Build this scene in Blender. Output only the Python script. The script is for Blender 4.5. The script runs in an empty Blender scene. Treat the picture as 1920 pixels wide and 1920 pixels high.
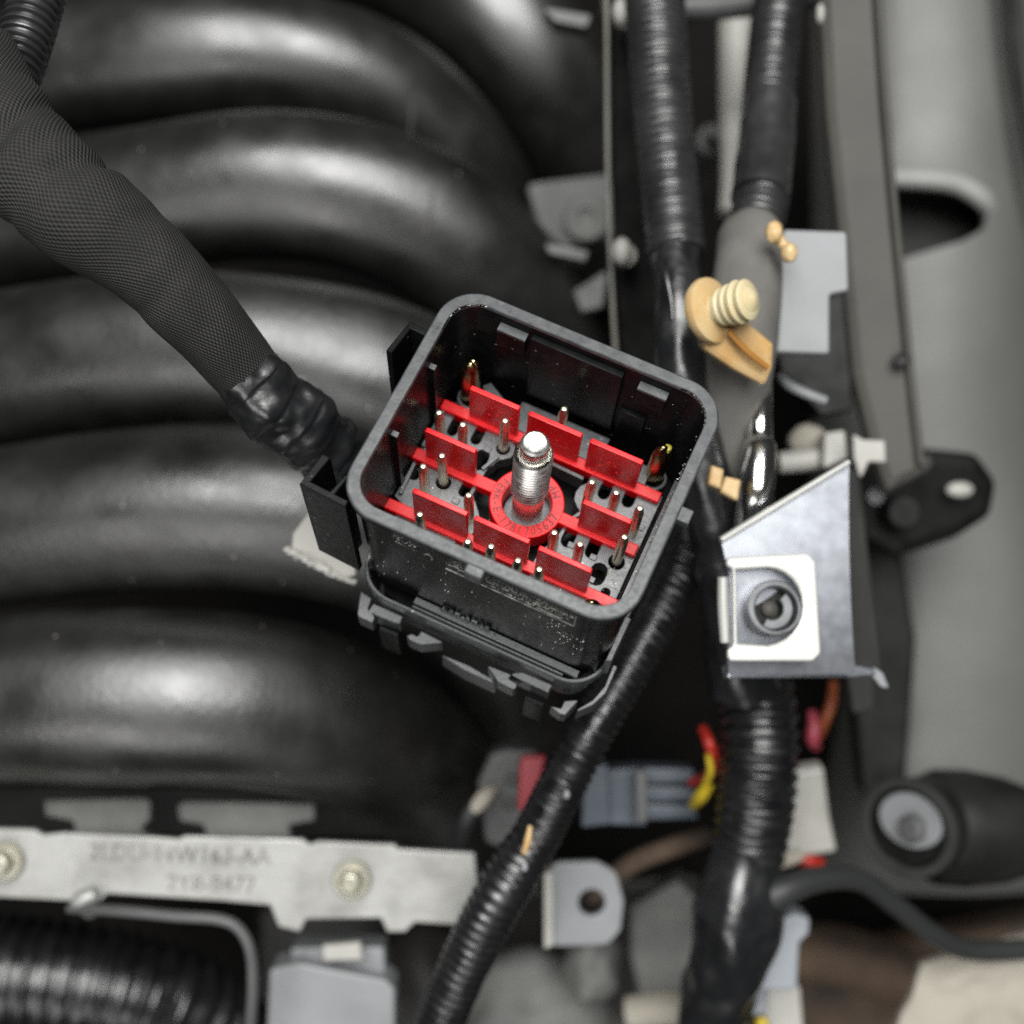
import bpy, bmesh, math, random
from mathutils import Vector, Matrix, noise
from mathutils.geometry import tessellate_polygon

random.seed(7)
scene = bpy.context.scene
COL = scene.collection
MM = 0.001
FLOOR = 365.0            # mm from the connector's rim down to the bottom of the engine bay (world z = 0)
FPX, IMG = 2400.0, 1920.0
CAMZ = 244.8             # mm from the rim plane up to the lens

# ------------------------------------------------------------------ camera
cam_d = bpy.data.cameras.new('camera')
cam = bpy.data.objects.new('camera', cam_d)
COL.objects.link(cam)
cam.location = (0, 0, (CAMZ + FLOOR) * MM)
cam_d.sensor_width = 36.0
cam_d.lens = 36.0 * FPX / IMG
cam_d.clip_start, cam_d.clip_end = 0.01, 50.0
cam_d.dof.use_dof = True
cam_d.dof.focus_distance = 0.257
cam_d.dof.aperture_fstop = 7.2
cam_d.dof.aperture_blades = 0
scene.camera = cam

# ------------------------------------------------------------------ world and lamps
world = bpy.data.worlds.new('World')
scene.world = world
world.use_nodes = True
bg = world.node_tree.nodes['Background']
bg.inputs[0].default_value = (0.93, 0.97, 1.0, 1)
bg.inputs[1].default_value = 0.03

def area(name, loc, aim, sx, sy, power, color):
    d = bpy.data.lights.new(name, 'AREA')
    d.shape = 'RECTANGLE'; d.size = sx; d.size_y = sy
    d.energy = power; d.color = color
    o = bpy.data.objects.new(name, d)
    o.location = loc
    o.rotation_euler = (Vector(aim) - Vector(loc)).to_track_quat('-Z', 'Y').to_euler()
    COL.objects.link(o)
    return o

area('workshop_ceiling_light', (0.02, 0.60, 1.74), (0, 0.05, 0.36), 1.15, 1.15, 52.0, (1.0, 0.995, 0.975))
area('front_fill_light', (-0.40, -1.05, 1.55), (0, 0, 0.36), 1.4, 0.8, 12.0, (1.0, 0.99, 0.97))  # unseen fill, added from the front to brighten the red fin faces

vs = scene.view_settings
vs.view_transform = 'Standard'; vs.look = 'None'; vs.exposure = 0.0; vs.gamma = 1.0
vs.use_curve_mapping = False
scene.render.engine = 'CYCLES'
scene.cycles.use_denoising = False      # the render's own fine grain stands for the phone camera's noise
scene.cycles.max_bounces = 8

# ------------------------------------------------------------------ materials
def mat(name, col, rough=0.5, metal=0.0, spec=0.5, col2=None, nscale=60.0, bump=0.0, bscale=400.0, specks=0.0,
        speck_col=(0.5, 0.5, 0.47), speck_scale=260.0, weave=None, coat=0.0, rvar=0.0, sss=0.0, detail=4.0, stops=(0.35, 0.7)):
    if metal < 0.9 and max(col) > 0.09 and 'red_nylon' not in name:
        col = tuple(v * 0.58 for v in col); col2 = col2 and tuple(v * 0.58 for v in col2)
    m = bpy.data.materials.new(name); m.use_nodes = True
    nt = m.node_tree; N = nt.nodes; L = nt.links
    b = N['Principled BSDF']
    b.inputs['Base Color'].default_value = (*col, 1)
    b.inputs['Roughness'].default_value = rough
    b.inputs['Metallic'].default_value = metal
    b.inputs['Specular IOR Level'].default_value = spec
    if coat:
        b.inputs['Coat Weight'].default_value = coat
        b.inputs['Coat Roughness'].default_value = rough
    if sss:
        b.inputs['Subsurface Weight'].default_value = sss
        b.inputs['Subsurface Radius'].default_value = (0.002, 0.001, 0.0006)
    tc = N.new('ShaderNodeTexCoord')
    cur = None
    if col2:
        nz = N.new('ShaderNodeTexNoise'); nz.inputs['Scale'].default_value = nscale; nz.inputs['Detail'].default_value = detail
        nz.inputs['Roughness'].default_value = 0.6
        L.new(tc.outputs['Object'], nz.inputs['Vector'])
        r = N.new('ShaderNodeValToRGB'); r.color_ramp.elements[0].position = stops[0]; r.color_ramp.elements[1].position = stops[1]
        r.color_ramp.elements[0].color = (*col, 1); r.color_ramp.elements[1].color = (*col2, 1)
        L.new(nz.outputs['Fac'], r.inputs['Fac']); cur = r.outputs['Color']
    if rvar:
        n2 = N.new('ShaderNodeTexNoise'); n2.inputs['Scale'].default_value = nscale * 2.3; n2.inputs['Detail'].default_value = 5
        L.new(tc.outputs['Object'], n2.inputs['Vector'])
        mr = N.new('ShaderNodeMapRange'); mr.inputs['From Min'].default_value = 0.3; mr.inputs['From Max'].default_value = 0.7
        mr.inputs['To Min'].default_value = max(0.03, rough - rvar); mr.inputs['To Max'].default_value = min(1, rough + rvar)
        L.new(n2.outputs['Fac'], mr.inputs['Value']); L.new(mr.outputs['Result'], b.inputs['Roughness'])
    if specks:
        v = N.new('ShaderNodeTexVoronoi'); v.inputs['Scale'].default_value = speck_scale
        L.new(tc.outputs['Object'], v.inputs['Vector'])
        lt = N.new('ShaderNodeMath'); lt.operation = 'LESS_THAN'; lt.inputs[1].default_value = specks
        L.new(v.outputs['Distance'], lt.inputs[0])
        # only some of the cells carry a grain of dust
        sx = N.new('ShaderNodeSeparateColor'); L.new(v.outputs['Color'], sx.inputs[0])
        gt = N.new('ShaderNodeMath'); gt.operation = 'GREATER_THAN'; gt.inputs[1].default_value = 0.72
        L.new(sx.outputs[0], gt.inputs[0])
        mu = N.new('ShaderNodeMath'); mu.operation = 'MULTIPLY'
        L.new(lt.outputs[0], mu.inputs[0]); L.new(gt.outputs[0], mu.inputs[1])
        mx = N.new('ShaderNodeMix'); mx.data_type = 'RGBA'
        L.new(mu.outputs[0], mx.inputs[0])
        if cur: L.new(cur, mx.inputs[6])
        else: mx.inputs[6].default_value = (*col, 1)
        mx.inputs[7].default_value = (*speck_col, 1)
        cur = mx.outputs[2]
    hgt = None
    if weave:
        un, vn, dep = weave
        sp = N.new('ShaderNodeSeparateXYZ'); L.new(tc.outputs['UV'], sp.inputs[0])
        def sine(sock, f, ph=0.0):
            a = N.new('ShaderNodeMath'); a.operation = 'MULTIPLY_ADD'; a.inputs[1].default_value = f * 2 * math.pi; a.inputs[2].default_value = ph
            L.new(sock, a.inputs[0]); s = N.new('ShaderNodeMath'); s.operation = 'SINE'; L.new(a.outputs[0], s.inputs[0]); return s.outputs[0]
        p = N.new('ShaderNodeMath'); p.operation = 'MULTIPLY'
        L.new(sine(sp.outputs[0], un), p.inputs[0]); L.new(sine(sp.outputs[1], vn), p.inputs[1])
        q = N.new('ShaderNodeMath'); q.operation = 'MULTIPLY_ADD'; q.inputs[1].default_value = 0.5; q.inputs[2].default_value = 0.5
        L.new(p.outputs[0], q.inputs[0]); hgt = q.outputs[0]
        mx = N.new('ShaderNodeMix'); mx.data_type = 'RGBA'; L.new(hgt, mx.inputs[0])
        mx.inputs[6].default_value = (*[c * 0.35 for c in col], 1)
        if cur: L.new(cur, mx.inputs[7])
        else: mx.inputs[7].default_value = (*[c * 1.5 for c in col], 1)
        cur = mx.outputs[2]
        bp = N.new('ShaderNodeBump'); bp.inputs['Strength'].default_value = 0.8; bp.inputs['Distance'].default_value = dep
        L.new(hgt, bp.inputs['Height']); L.new(bp.outputs[0], b.inputs['Normal'])
    elif bump:
        n3 = N.new('ShaderNodeTexNoise'); n3.inputs['Scale'].default_value = bscale; n3.inputs['Detail'].default_value = 6
        L.new(tc.outputs['Object'], n3.inputs['Vector'])
        bp = N.new('ShaderNodeBump'); bp.inputs['Strength'].default_value = 0.7; bp.inputs['Distance'].default_value = bump
        L.new(n3.outputs['Fac'], bp.inputs['Height']); L.new(bp.outputs[0], b.inputs['Normal'])
    if cur: L.new(cur, b.inputs['Base Color'])
    return m

M = {}
M['shell'] = mat('black_nylon', (0.0035, 0.0037, 0.004), 0.30, spec=0.10, col2=(0.007, 0.0074, 0.008), nscale=300, bump=0.00003, bscale=1500, specks=0.10, speck_col=(0.2, 0.2, 0.18), speck_scale=420, rvar=0.06)
M['rim'] = mat('scuffed_lit_nylon_edge', (0.032, 0.035, 0.038), 0.40, spec=0.5, col2=(0.085, 0.089, 0.092), nscale=420, detail=8, bump=0.00004, bscale=1300, rvar=0.12, stops=(0.3, 0.75))  # scuffed grey, lightened to carry the light on upward faces
M['gloss_black'] = mat('glossy_black_nylon', (0.004, 0.004, 0.0045), 0.22, rvar=0.08)
M['plate'] = mat('grey_black_nylon', (0.03, 0.033, 0.036), 0.36, spec=0.9, col2=(0.062, 0.066, 0.07), nscale=500, detail=8, bump=0.00003, bscale=1200, specks=0.09, speck_scale=500, rvar=0.1, stops=(0.3, 0.75))
M['red'] = mat('red_nylon', (0.54, 0.003, 0.006), 0.34, spec=0.42, bump=0.00003, bscale=600, col2=(0.68, 0.006, 0.010), nscale=120, detail=8, rvar=0.10, specks=0.06, speck_col=(0.3, 0.06, 0.06), speck_scale=420)
M['dark_red'] = mat('engraved_red', (0.22, 0.004, 0.008), 0.5)
M['zinc'] = mat('zinc_plated_steel', (0.86, 0.85, 0.81), 0.33, metal=1.0, rvar=0.08, nscale=300, bump=0.00001, bscale=900)
M['dull_steel'] = mat('dull_washer_steel', (0.30, 0.31, 0.32), 0.5, metal=0.6, nscale=300, col2=(0.2, 0.2, 0.21))
M['tin'] = mat('tinned_pin', (0.90, 0.86, 0.70), 0.36, metal=1, col2=(0.76, 0.69, 0.52), nscale=500, rvar=0.08)
M['brass'] = mat('greased_brass_pin', (0.55, 0.42, 0.22), 0.25, metal=1, col2=(0.30, 0.2, 0.11), nscale=350, rvar=0.1)
M['grease'] = mat('yellow_grease', (0.55, 0.5, 0.08), 0.2)
M['runner'] = mat('dusty_black_manifold', (0.0055, 0.0054, 0.0048), 0.41, spec=1.0, coat=0.4, col2=(0.015, 0.0146, 0.0125), nscale=30, detail=10, bump=0.00018, bscale=520, specks=0.07, speck_col=(0.2, 0.19, 0.17), speck_scale=170, rvar=0.11, stops=(0.44, 0.70))
M['seam'] = mat('moulding_seam', (0.06, 0.058, 0.054), 0.6)
M['cloth'] = mat('woven_sleeve', (0.032, 0.0315, 0.03), 0.9, spec=0.2, col2=(0.055, 0.054, 0.05), nscale=120, detail=8, weave=(66, 0.72, 0.0006))
M['tape'] = mat('glossy_vinyl_tape', (0.009, 0.0095, 0.0105), 0.33, spec=1.0, bump=0.0007, bscale=130, rvar=0.12, nscale=80)
M['cloth_tape'] = mat('grey_cloth_tape', (0.17, 0.163, 0.15), 0.75, col2=(0.25, 0.24, 0.22), nscale=70, bump=0.00015, bscale=900)
M['conduit'] = mat('black_conduit', (0.005, 0.005, 0.006), 0.31, spec=0.85, col2=(0.012, 0.012, 0.013), nscale=90, detail=8, rvar=0.14)
M['conduit_grey'] = mat('dusty_grey_conduit', (0.012, 0.012, 0.013), 0.31, spec=1.0, col2=(0.03, 0.03, 0.031), nscale=60, rvar=0.1)
M['rail'] = mat('bare_aluminium', (0.60, 0.60, 0.575), 0.46, metal=0.35, col2=(0.33, 0.325, 0.30), nscale=45, detail=10, bump=0.00015, bscale=400, rvar=0.14, stops=(0.42, 0.78))
M['bracket'] = mat('galvanised_steel', (0.68, 0.71, 0.77), 0.38, metal=1.0, col2=(0.63, 0.66, 0.72), nscale=120, detail=6, rvar=0.03)
M['clipnut'] = mat('white_plated_spring_steel', (0.80, 0.80, 0.76), 0.34, metal=0.25, rvar=0.08)
M['chrome'] = mat('polished_tube', (0.85, 0.84, 0.80), 0.16, metal=1)
M['panel'] = mat('grey_body_panel', (0.21, 0.21, 0.20), 0.5, col2=(0.125, 0.125, 0.117), nscale=8, detail=14, bump=0.0003, bscale=700, rvar=0.08, specks=0.07, speck_col=(0.08, 0.076, 0.065), speck_scale=110)
M['lip'] = mat('pale_pressed_edge', (0.42, 0.42, 0.40), 0.5)
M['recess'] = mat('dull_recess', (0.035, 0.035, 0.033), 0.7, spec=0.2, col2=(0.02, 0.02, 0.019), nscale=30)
M['bar'] = mat('grey_brown_bar', (0.10, 0.096, 0.083), 0.6, spec=0.35, col2=(0.07, 0.067, 0.058), nscale=40, detail=7, bump=0.0001, bscale=500)
M['bar_edge'] = mat('worn_bar_edge', (0.25, 0.24, 0.21), 0.55, col2=(0.16, 0.155, 0.135), nscale=80)
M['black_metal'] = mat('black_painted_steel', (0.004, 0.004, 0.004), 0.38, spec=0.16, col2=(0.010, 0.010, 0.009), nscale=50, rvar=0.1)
M['rubber'] = mat('black_rubber', (0.006, 0.006, 0.0058), 0.5, spec=0.2, col2=(0.016, 0.016, 0.015), nscale=60, rvar=0.1)
M['white_plastic'] = mat('off_white_plastic', (0.62, 0.61, 0.56), 0.5, col2=(0.5, 0.49, 0.44), nscale=70)
M['grey_plastic'] = mat('pale_grey_plastic', (0.38, 0.39, 0.405), 0.5, col2=(0.29, 0.30, 0.31), nscale=50, detail=9)
M['tan'] = mat('amber_nylon', (0.98, 0.76, 0.42), 0.40, col2=(0.74, 0.42, 0.13), nscale=60, detail=8, sss=0.2, bump=0.0001, bscale=400, rvar=0.1)
M['pale_tan'] = mat('cream_nylon', (0.98, 0.88, 0.58), 0.38, col2=(0.84, 0.66, 0.34), nscale=130, detail=8, sss=0.2, bump=0.00008, bscale=400)
M['orange'] = mat('amber_slot', (0.50, 0.22, 0.03), 0.5)
M['blue_grey'] = mat('blue_grey_plastic', (0.10, 0.125, 0.155), 0.36, col2=(0.15, 0.175, 0.21), nscale=90)
M['light_blue'] = mat('light_blue_grey_plastic', (0.40, 0.43, 0.47), 0.5)
M['mid_grey'] = mat('mid_grey_plastic', (0.10, 0.104, 0.104), 0.5, col2=(0.15, 0.154, 0.15), nscale=60)
M['casting'] = mat('sand_cast_aluminium', (0.085, 0.085, 0.082), 0.6, col2=(0.17, 0.17, 0.16), nscale=40, bump=0.0004, bscale=350)
M['dark_casting'] = mat('oily_dark_casting', (0.006, 0.006, 0.0056), 0.45, spec=0.25, col2=(0.026, 0.024, 0.021), nscale=40, detail=8, bump=0.0004, bscale=250)
M['rust'] = mat('rusty_subframe', (0.03, 0.022, 0.017), 0.8, col2=(0.12, 0.075, 0.045), nscale=30, bump=0.0005, bscale=250, detail=8)
M['floor'] = mat('dark_bay_floor', (0.003, 0.003, 0.003), 0.8, spec=0.06, col2=(0.009, 0.008, 0.007), nscale=14)  # near-black all over, with faint mottling
M['wire_red'] = mat('red_wire', (0.62, 0.035, 0.02), 0.4)
M['wire_orange'] = mat('orange_wire', (0.42, 0.10, 0.03), 0.5)
M['wire_yellow'] = mat('yellow_wire', (0.75, 0.55, 0.03), 0.4)
M['wire_pink'] = mat('pink_wire', (0.50, 0.07, 0.10), 0.45)
M['cable'] = mat('grey_black_cable', (0.022, 0.0235, 0.0235), 0.5, spec=0.4)
M['canvas'] = mat('beige_cloth', (0.56, 0.52, 0.44), 0.85, col2=(0.44, 0.40, 0.33), nscale=30, bump=0.0006, bscale=180)
M['stamp'] = mat('stamped_shadow', (0.20, 0.195, 0.175), 0.7, col2=(0.50, 0.49, 0.46), nscale=160, stops=(0.44, 0.74))
M['bolt'] = mat('yellow_zinc_bolt', (0.66, 0.64, 0.52), 0.35, metal=0.6)
M['glint_flake'] = mat('pale_glints_and_flakes', (0.80, 0.79, 0.72), 0.3, spec=0.8, col2=(0.14, 0.14, 0.13), nscale=350, stops=(0.4, 0.6))  # pale glints painted onto the relief strokes; also colours the dried flakes
M['red_clip'] = mat('red_lock_clip', (0.50, 0.025, 0.045), 0.45)

# ------------------------------------------------------------------ geometry helpers (all in mm; returns (verts, faces[, uvs]))
def D(z):                # depths below the connector's collar are spread out further
    return z if z > -55 else -55 + (z + 55) * 2.0

def K(z):
    return (CAMZ - D(z)) / (CAMZ - z)

def P(px, py, z):
    z = D(z)
    k = (CAMZ - z) / FPX
    return Vector(((px - IMG / 2) * k, (IMG / 2 - py) * k, z))

def PS(n, z):            # n picture pixels at depth z, as mm
    return n * (CAMZ - D(z)) / FPX

class Slab(list):         # vertices of a flat-faced plate: shaded with crisp edges
    pass

def join(*parts):
    V, F = [], []
    for p in parts:
        o = len(V); V += list(p[0]); F += [tuple(i + o for i in f) for f in p[1]]
    return V, F

def xf(g, mtx):
    return type(g[0])(mtx @ Vector(v) for v in g[0]), g[1]

def box(x0, x1, y0, y1, z0, z1):
    v = [(x, y, z) for z in (z0, z1) for y in (y0, y1) for x in (x0, x1)]
    return v, [(0, 2, 3, 1), (4, 5, 7, 6), (0, 1, 5, 4), (2, 6, 7, 3), (0, 4, 6, 2), (1, 3, 7, 5)]

def rrect(hw, hh, r, n=8, sub=1):
    pts = []
    for cx, cy, a0 in ((hw - r, hh - r, 0), (-hw + r, hh - r, 90), (-hw + r, -hh + r, 180), (hw - r, -hh + r, 270)):
        for i in range(n + 1):
            a = math.radians(a0 + 90 * i / n)
            pts.append((cx + r * math.cos(a), cy + r * math.sin(a)))
    if sub > 1:
        out = []
        for i, p in enumerate(pts):
            q = pts[(i + 1) % len(pts)]
            k = sub if math.dist(p, q) > 4 else 1
            for j in range(k): out.append((p[0] + (q[0] - p[0]) * j / k, p[1] + (q[1] - p[1]) * j / k))
        pts = out
    return pts

def loft(rings, cap0=False, cap1=False):
    V, F = [], []
    n = len(rings[0])
    for r in rings: V += [tuple(p) for p in r]
    for i in range(len(rings) - 1):
        for j in range(n):
            a, b = i * n + j, i * n + (j + 1) % n
            F.append((a, b, b + n, a + n))
    if cap0: F.append(tuple(reversed(range(n))))
    if cap1: F.append(tuple(range((len(rings) - 1) * n, len(rings) * n)))
    return V, F

def lathe(profile, n=32, cap=True):
    rings = [[(r * math.cos(2 * math.pi * j / n), r * math.sin(2 * math.pi * j / n), z) for j in range(n)] for r, z in profile]
    return loft(rings, cap, cap)

def spline(ctrl, step):
    """Catmull-Rom through ctrl (tuples of any length) resampled about every `step` mm of the first three."""
    c = [Vector(p) for p in ctrl]
    c = [c[0] * 2 - c[1]] + c + [c[-1] * 2 - c[-2]]
    dense = []
    for i in range(1, len(c) - 2):
        p0, p1, p2, p3 = c[i - 1:i + 3]
        for k in range(24):
            t = k / 24
            dense.append(0.5 * (2 * p1 + (p2 - p0) * t + (2 * p0 - 5 * p1 + 4 * p2 - p3) * t * t + (3 * p1 - p0 - 3 * p2 + p3) * t ** 3))
    dense.append(c[-2])
    acc = [0.0]
    for a, b in zip(dense, dense[1:]): acc.append(acc[-1] + (b.resized(3) - a.resized(3)).length)
    n = max(2, int(acc[-1] / step)); out = []; k = 0
    for i in range(n + 1):
        s = acc[-1] * i / n
        while k < len(acc) - 2 and acc[k + 1] < s: k += 1
        t = (s - acc[k]) / max(1e-9, acc[k + 1] - acc[k])
        out.append((s, dense[k].lerp(dense[k + 1], t)))
    return out

def tube(ctrl, step=1.5, segs=20, rfun=None, cap=True, flat=1.0):
    """ctrl: (x, y, z, r). rfun(s, theta, r) -> radius. Returns verts, faces, uvs per vertex (theta turns, s in mm)."""
    pts = spline([tuple(p) for p in ctrl], step)
    V, UV, F = [], [], []
    up = None
    for i, (s, p) in enumerate(pts):
        a = pts[max(0, i - 1)][1].resized(3); b = pts[min(len(pts) - 1, i + 1)][1].resized(3)
        t = (b - a).normalized()
        if up is None: up = Vector((0, 0, 1)) if abs(t.z) < 0.9 else Vector((0, 1, 0))
        up = (up - t * up.dot(t)).normalized()
        sd = t.cross(up)
        c = p.resized(3)
        for j in range(segs):
            th = 2 * math.pi * j / segs
            r = rfun(s, th, p[3]) if rfun else p[3]
            V.append(c + sd * (r * math.cos(th)) + up * (r * flat * math.sin(th)))
            UV.append((j / segs, s))
    n = segs
    for i in range(len(pts) - 1):
        for j in range(n):
            a, b = i * n + j, i * n + (j + 1) % n
            F.append((a, b, b + n, a + n))
    if cap:
        F.append(tuple(reversed(range(n)))); F.append(tuple(range((len(pts) - 1) * n, len(pts) * n)))
    return V, F, UV

def ptube(ctrl, **k):     # control points given as (px, py, z, r_mm)
    return tube([(*P(a, b, z), r * K(z)) for a, b, z, r in ctrl], **k)

def TK(px, py, z):
    return Matrix.Translation(P(px, py, z)) @ Matrix.Scale(K(z), 4)

def ribs(pitch, depth, duty=0.5, s0=None, s1=None):
    def f(s, th, r):
        if (s0 is not None and s < s0) or (s1 is not None and s > s1): return r * 0.97
        c = math.sin(2 * math.pi * s / pitch)
        c = max(-1, min(1, c * 1.8))
        return r * (1 + depth * c)
    return f

def lumpy(amp, freq, seed=0):
    def f(s, th, r):
        return r * (1 + amp * noise.noise(Vector((math.cos(th) * 1.4 + seed, math.sin(th) * 1.4, s * freq))))
    return f

def fillet(pts, r, n=5):
    if r <= 0: return [tuple(p[:2]) for p in pts]
    out = []
    m = len(pts)
    for i in range(m):
        p = Vector(pts[i][:2]); a = Vector(pts[i - 1][:2]); b = Vector(pts[(i + 1) % m][:2])
        u, v = (a - p), (b - p)
        lu, lv = u.length, v.length
        if lu < 1e-6 or lv < 1e-6: continue
        u /= lu; v /= lv
        ang = math.acos(max(-1, min(1, u.dot(v))))
        if ang > math.radians(170): out.append(tuple(p)); continue
        d = min(r / math.tan(ang / 2), lu * 0.45, lv * 0.45)
        q0, q1 = p + u * d, p + v * d
        for k in range(n + 1):
            t = k / n
            out.append(tuple((1 - t) ** 2 * q0 + 2 * t * (1 - t) * p + t * t * q1))
    return out

def circle(cx, cy, r, n=20, ry=None):
    return [(cx + r * math.cos(2 * math.pi * i / n), cy + (ry or r) * math.sin(2 * math.pi * i / n)) for i in range(n)]

def slot(cx, cy, w, h, n=5):
    r = w / 2; out = []
    for i in range(n + 1):
        a = math.pi * i / n; out.append((cx + r * math.cos(a), cy + h / 2 - r + r * math.sin(a)))
    for i in range(n + 1):
        a = math.pi + math.pi * i / n; out.append((cx + r * math.cos(a), cy - h / 2 + r + r * math.sin(a)))
    return out

def curve_mesh(cu):
    o = bpy.data.objects.new('work', cu); COL.objects.link(o)
    dg = bpy.context.evaluated_depsgraph_get()
    me = bpy.data.meshes.new_from_object(o.evaluated_get(dg))
    g = [v.co.copy() for v in me.vertices], [tuple(p.vertices) for p in me.polygons]
    bpy.data.objects.remove(o); bpy.data.meshes.remove(me); bpy.data.curves.remove(cu)
    return g

def slab(outer, holes=(), z0=0.0, z1=1.0, bev=0.0):
    """A flat outline with holes, z0..z1 thick, edges rounded by bev."""
    bev = min(bev, (z1 - z0) * 0.45)
    loops = []
    for k, poly in enumerate((outer, *holes)):
        q = []
        for p in poly:
            v = Vector((p[0], p[1]))
            if not q or (v - q[-1]).length > 1e-3: q.append(v)
        if (q[0] - q[-1]).length < 1e-3: q.pop()
        ar = sum(q[i - 1].x * q[i].y - q[i].x * q[i - 1].y for i in range(len(q)))
        if (ar > 0) != (k == 0): q.reverse()
        loops.append(q)
    def inset(q, d):
        out = []
        for i in range(len(q)):
            u = (q[i] - q[i - 1]).normalized(); w = (q[(i + 1) % len(q)] - q[i]).normalized()
            n0, n1 = Vector((-u.y, u.x)), Vector((-w.y, w.x))
            m = n0 + n1
            m = n0 if m.length < 1e-4 else m / max(0.35, m.length_squared / 2)
            out.append(q[i] + m * d)
        return out
    rows = [(z0, bev), (z0 + bev, bev * 0.3), (z0 + bev * 1.3, 0), (z1 - bev * 1.3, 0), (z1 - bev, bev * 0.3), (z1, bev)] if bev else [(z0, 0), (z1, 0)]
    if bev: rows = [(z0, bev), (z0 + bev * 0.3, bev * 0.3), (z0 + bev, 0), (z1 - bev, 0), (z1 - bev * 0.3, bev * 0.3), (z1, bev)]
    V, F, start = [], [], []
    for q in loops:
        s0 = len(V); start.append(s0); n = len(q)
        for z, d in rows:
            V += [Vector((p.x, p.y, z)) for p in (inset(q, d) if d else q)]
        for r in range(len(rows) - 1):
            for i in range(n):
                j = (i + 1) % n; a_ = s0 + r * n
                F.append((a_ + i, a_ + j, a_ + n + j, a_ + n + i))
    for r, flip in ((0, True), (len(rows) - 1, False)):
        pl, idx = [], []
        for q, s0 in zip(loops, start):
            n = len(q); ids = list(range(s0 + r * n, s0 + (r + 1) * n))
            pl.append([Vector((V[i].x, V[i].y, 0)) for i in ids]); idx += ids
        for t in tessellate_polygon(pl):
            t = [idx[i] for i in t]
            x0, x1, x2 = (V[i] for i in t)
            up = (x1.x - x0.x) * (x2.y - x0.y) - (x2.x - x0.x) * (x1.y - x0.y) > 0
            F.append(tuple(t if up != flip else reversed(t)))
    return Slab(V), F

def basis(normal, origin):
    n = Vector(normal).normalized()
    x = Vector((0, 1, 0)).cross(n).normalized() if abs(n.y) < 0.95 else Vector((1, 0, 0))
    y = n.cross(x)
    m = Matrix((x, y, n)).transposed().to_4x4(); m.translation = origin
    return m

def onplane(px, py, m):
    """The point of the plane of matrix m seen at a picture pixel, in that plane's own x, y."""
    o = Vector((0, 0, CAMZ)); d = P(px, py, 0) - o
    n = m.to_3x3().col[2]; t = (m.translation - o).dot(n) / d.dot(n)
    q = m.inverted() @ (o + d * t)
    return q.x, q.y

def sheet(poly, z, thick=2.0, holes=(), r=0.0, bev=0.3, normal=(0, 0, 1), at=None):
    """A solid plate whose front face lies at depth z (at the pixel `at`) with the given outline."""
    if at is None: at = (sum(p[0] for p in poly) / len(poly), sum(p[1] for p in poly) / len(poly))
    m = basis(normal, P(at[0], at[1], z))
    g = slab(fillet([onplane(*p, m) for p in poly], r), [[onplane(*p, m) for p in h] for h in holes], -thick, 0, bev)
    return xf(g, m)

def carve(g, cutter):
    """g minus cutter, both closed solids."""
    obs = []
    for q in (g, cutter):
        me = bpy.data.meshes.new('work'); me.from_pydata([tuple(v) for v in q[0]], [], q[1]); me.update()
        o = bpy.data.objects.new('work', me); COL.objects.link(o); obs.append(o)
    md_ = obs[0].modifiers.new('cut', 'BOOLEAN'); md_.operation = 'DIFFERENCE'; md_.object = obs[1]; md_.solver = 'EXACT'
    dg = bpy.context.evaluated_depsgraph_get()
    me = bpy.data.meshes.new_from_object(obs[0].evaluated_get(dg))
    out = [v.co.copy() for v in me.vertices], [tuple(p.vertices) for p in me.polygons]
    for o in obs:
        d = o.data; bpy.data.objects.remove(o); bpy.data.meshes.remove(d)
    bpy.data.meshes.remove(me)
    return out

def text(body, size, depth=0.2, align='CENTER'):
    cu = bpy.data.curves.new('work', 'FONT'); cu.body = body; cu.size = size; cu.extrude = depth / 2
    cu.align_x = align; cu.align_y = 'CENTER'; cu.resolution_u = 3
    return curve_mesh(cu)

def ellipsoid(c, rx, ry, rz, seg=20, rings=12, amp=0.0, seed=0):
    V, F = [], []
    for i in range(rings + 1):
        ph = math.pi * i / rings
        for j in range(seg):
            th = 2 * math.pi * j / seg
            d = Vector((math.sin(ph) * math.cos(th), math.sin(ph) * math.sin(th), math.cos(ph)))
            k = 1 + (amp * noise.noise(d * 1.7 + Vector((seed, 0, 0))) if amp else 0)
            V.append(Vector(c) + Vector((d.x * rx, d.y * ry, d.z * rz)) * k)
    for i in range(rings):
        for j in range(seg):
            a, b = i * seg + j, i * seg + (j + 1) % seg
            F.append((a, a + seg, b + seg, b))
    return V, F

def pell(px, py, z, rx, ry, rz, *a):
    k = K(z); return ellipsoid(P(px, py, z), rx * k, ry * k, rz * k, *a)

# ------------------------------------------------------------------ objects
def mesh(name, g, m, smooth=True, angle=38):
    me = bpy.data.meshes.new(name)
    me.from_pydata([tuple(c * MM for c in v) for v in g[0]], [], g[1])
    if len(g) > 2:
        uv = me.uv_layers.new(name='UVMap')
        for lp in me.loops:
            u = g[2][lp.vertex_index]
            uv.data[lp.index].uv = (u[0], u[1] / 0.9)
        # close the wrap-around seam
        for p in me.polygons:
            us = [uv.data[i].uv[0] for i in p.loop_indices]
            if max(us) - min(us) > 0.5:
                for i in p.loop_indices:
                    if uv.data[i].uv[0] < 0.5: uv.data[i].uv[0] += 1
    me.validate(); me.update()
    if smooth:
        me.shade_smooth(); me.set_sharp_from_angle(angle=math.radians(angle))
    me.materials.append(M[m])
    return me

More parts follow.
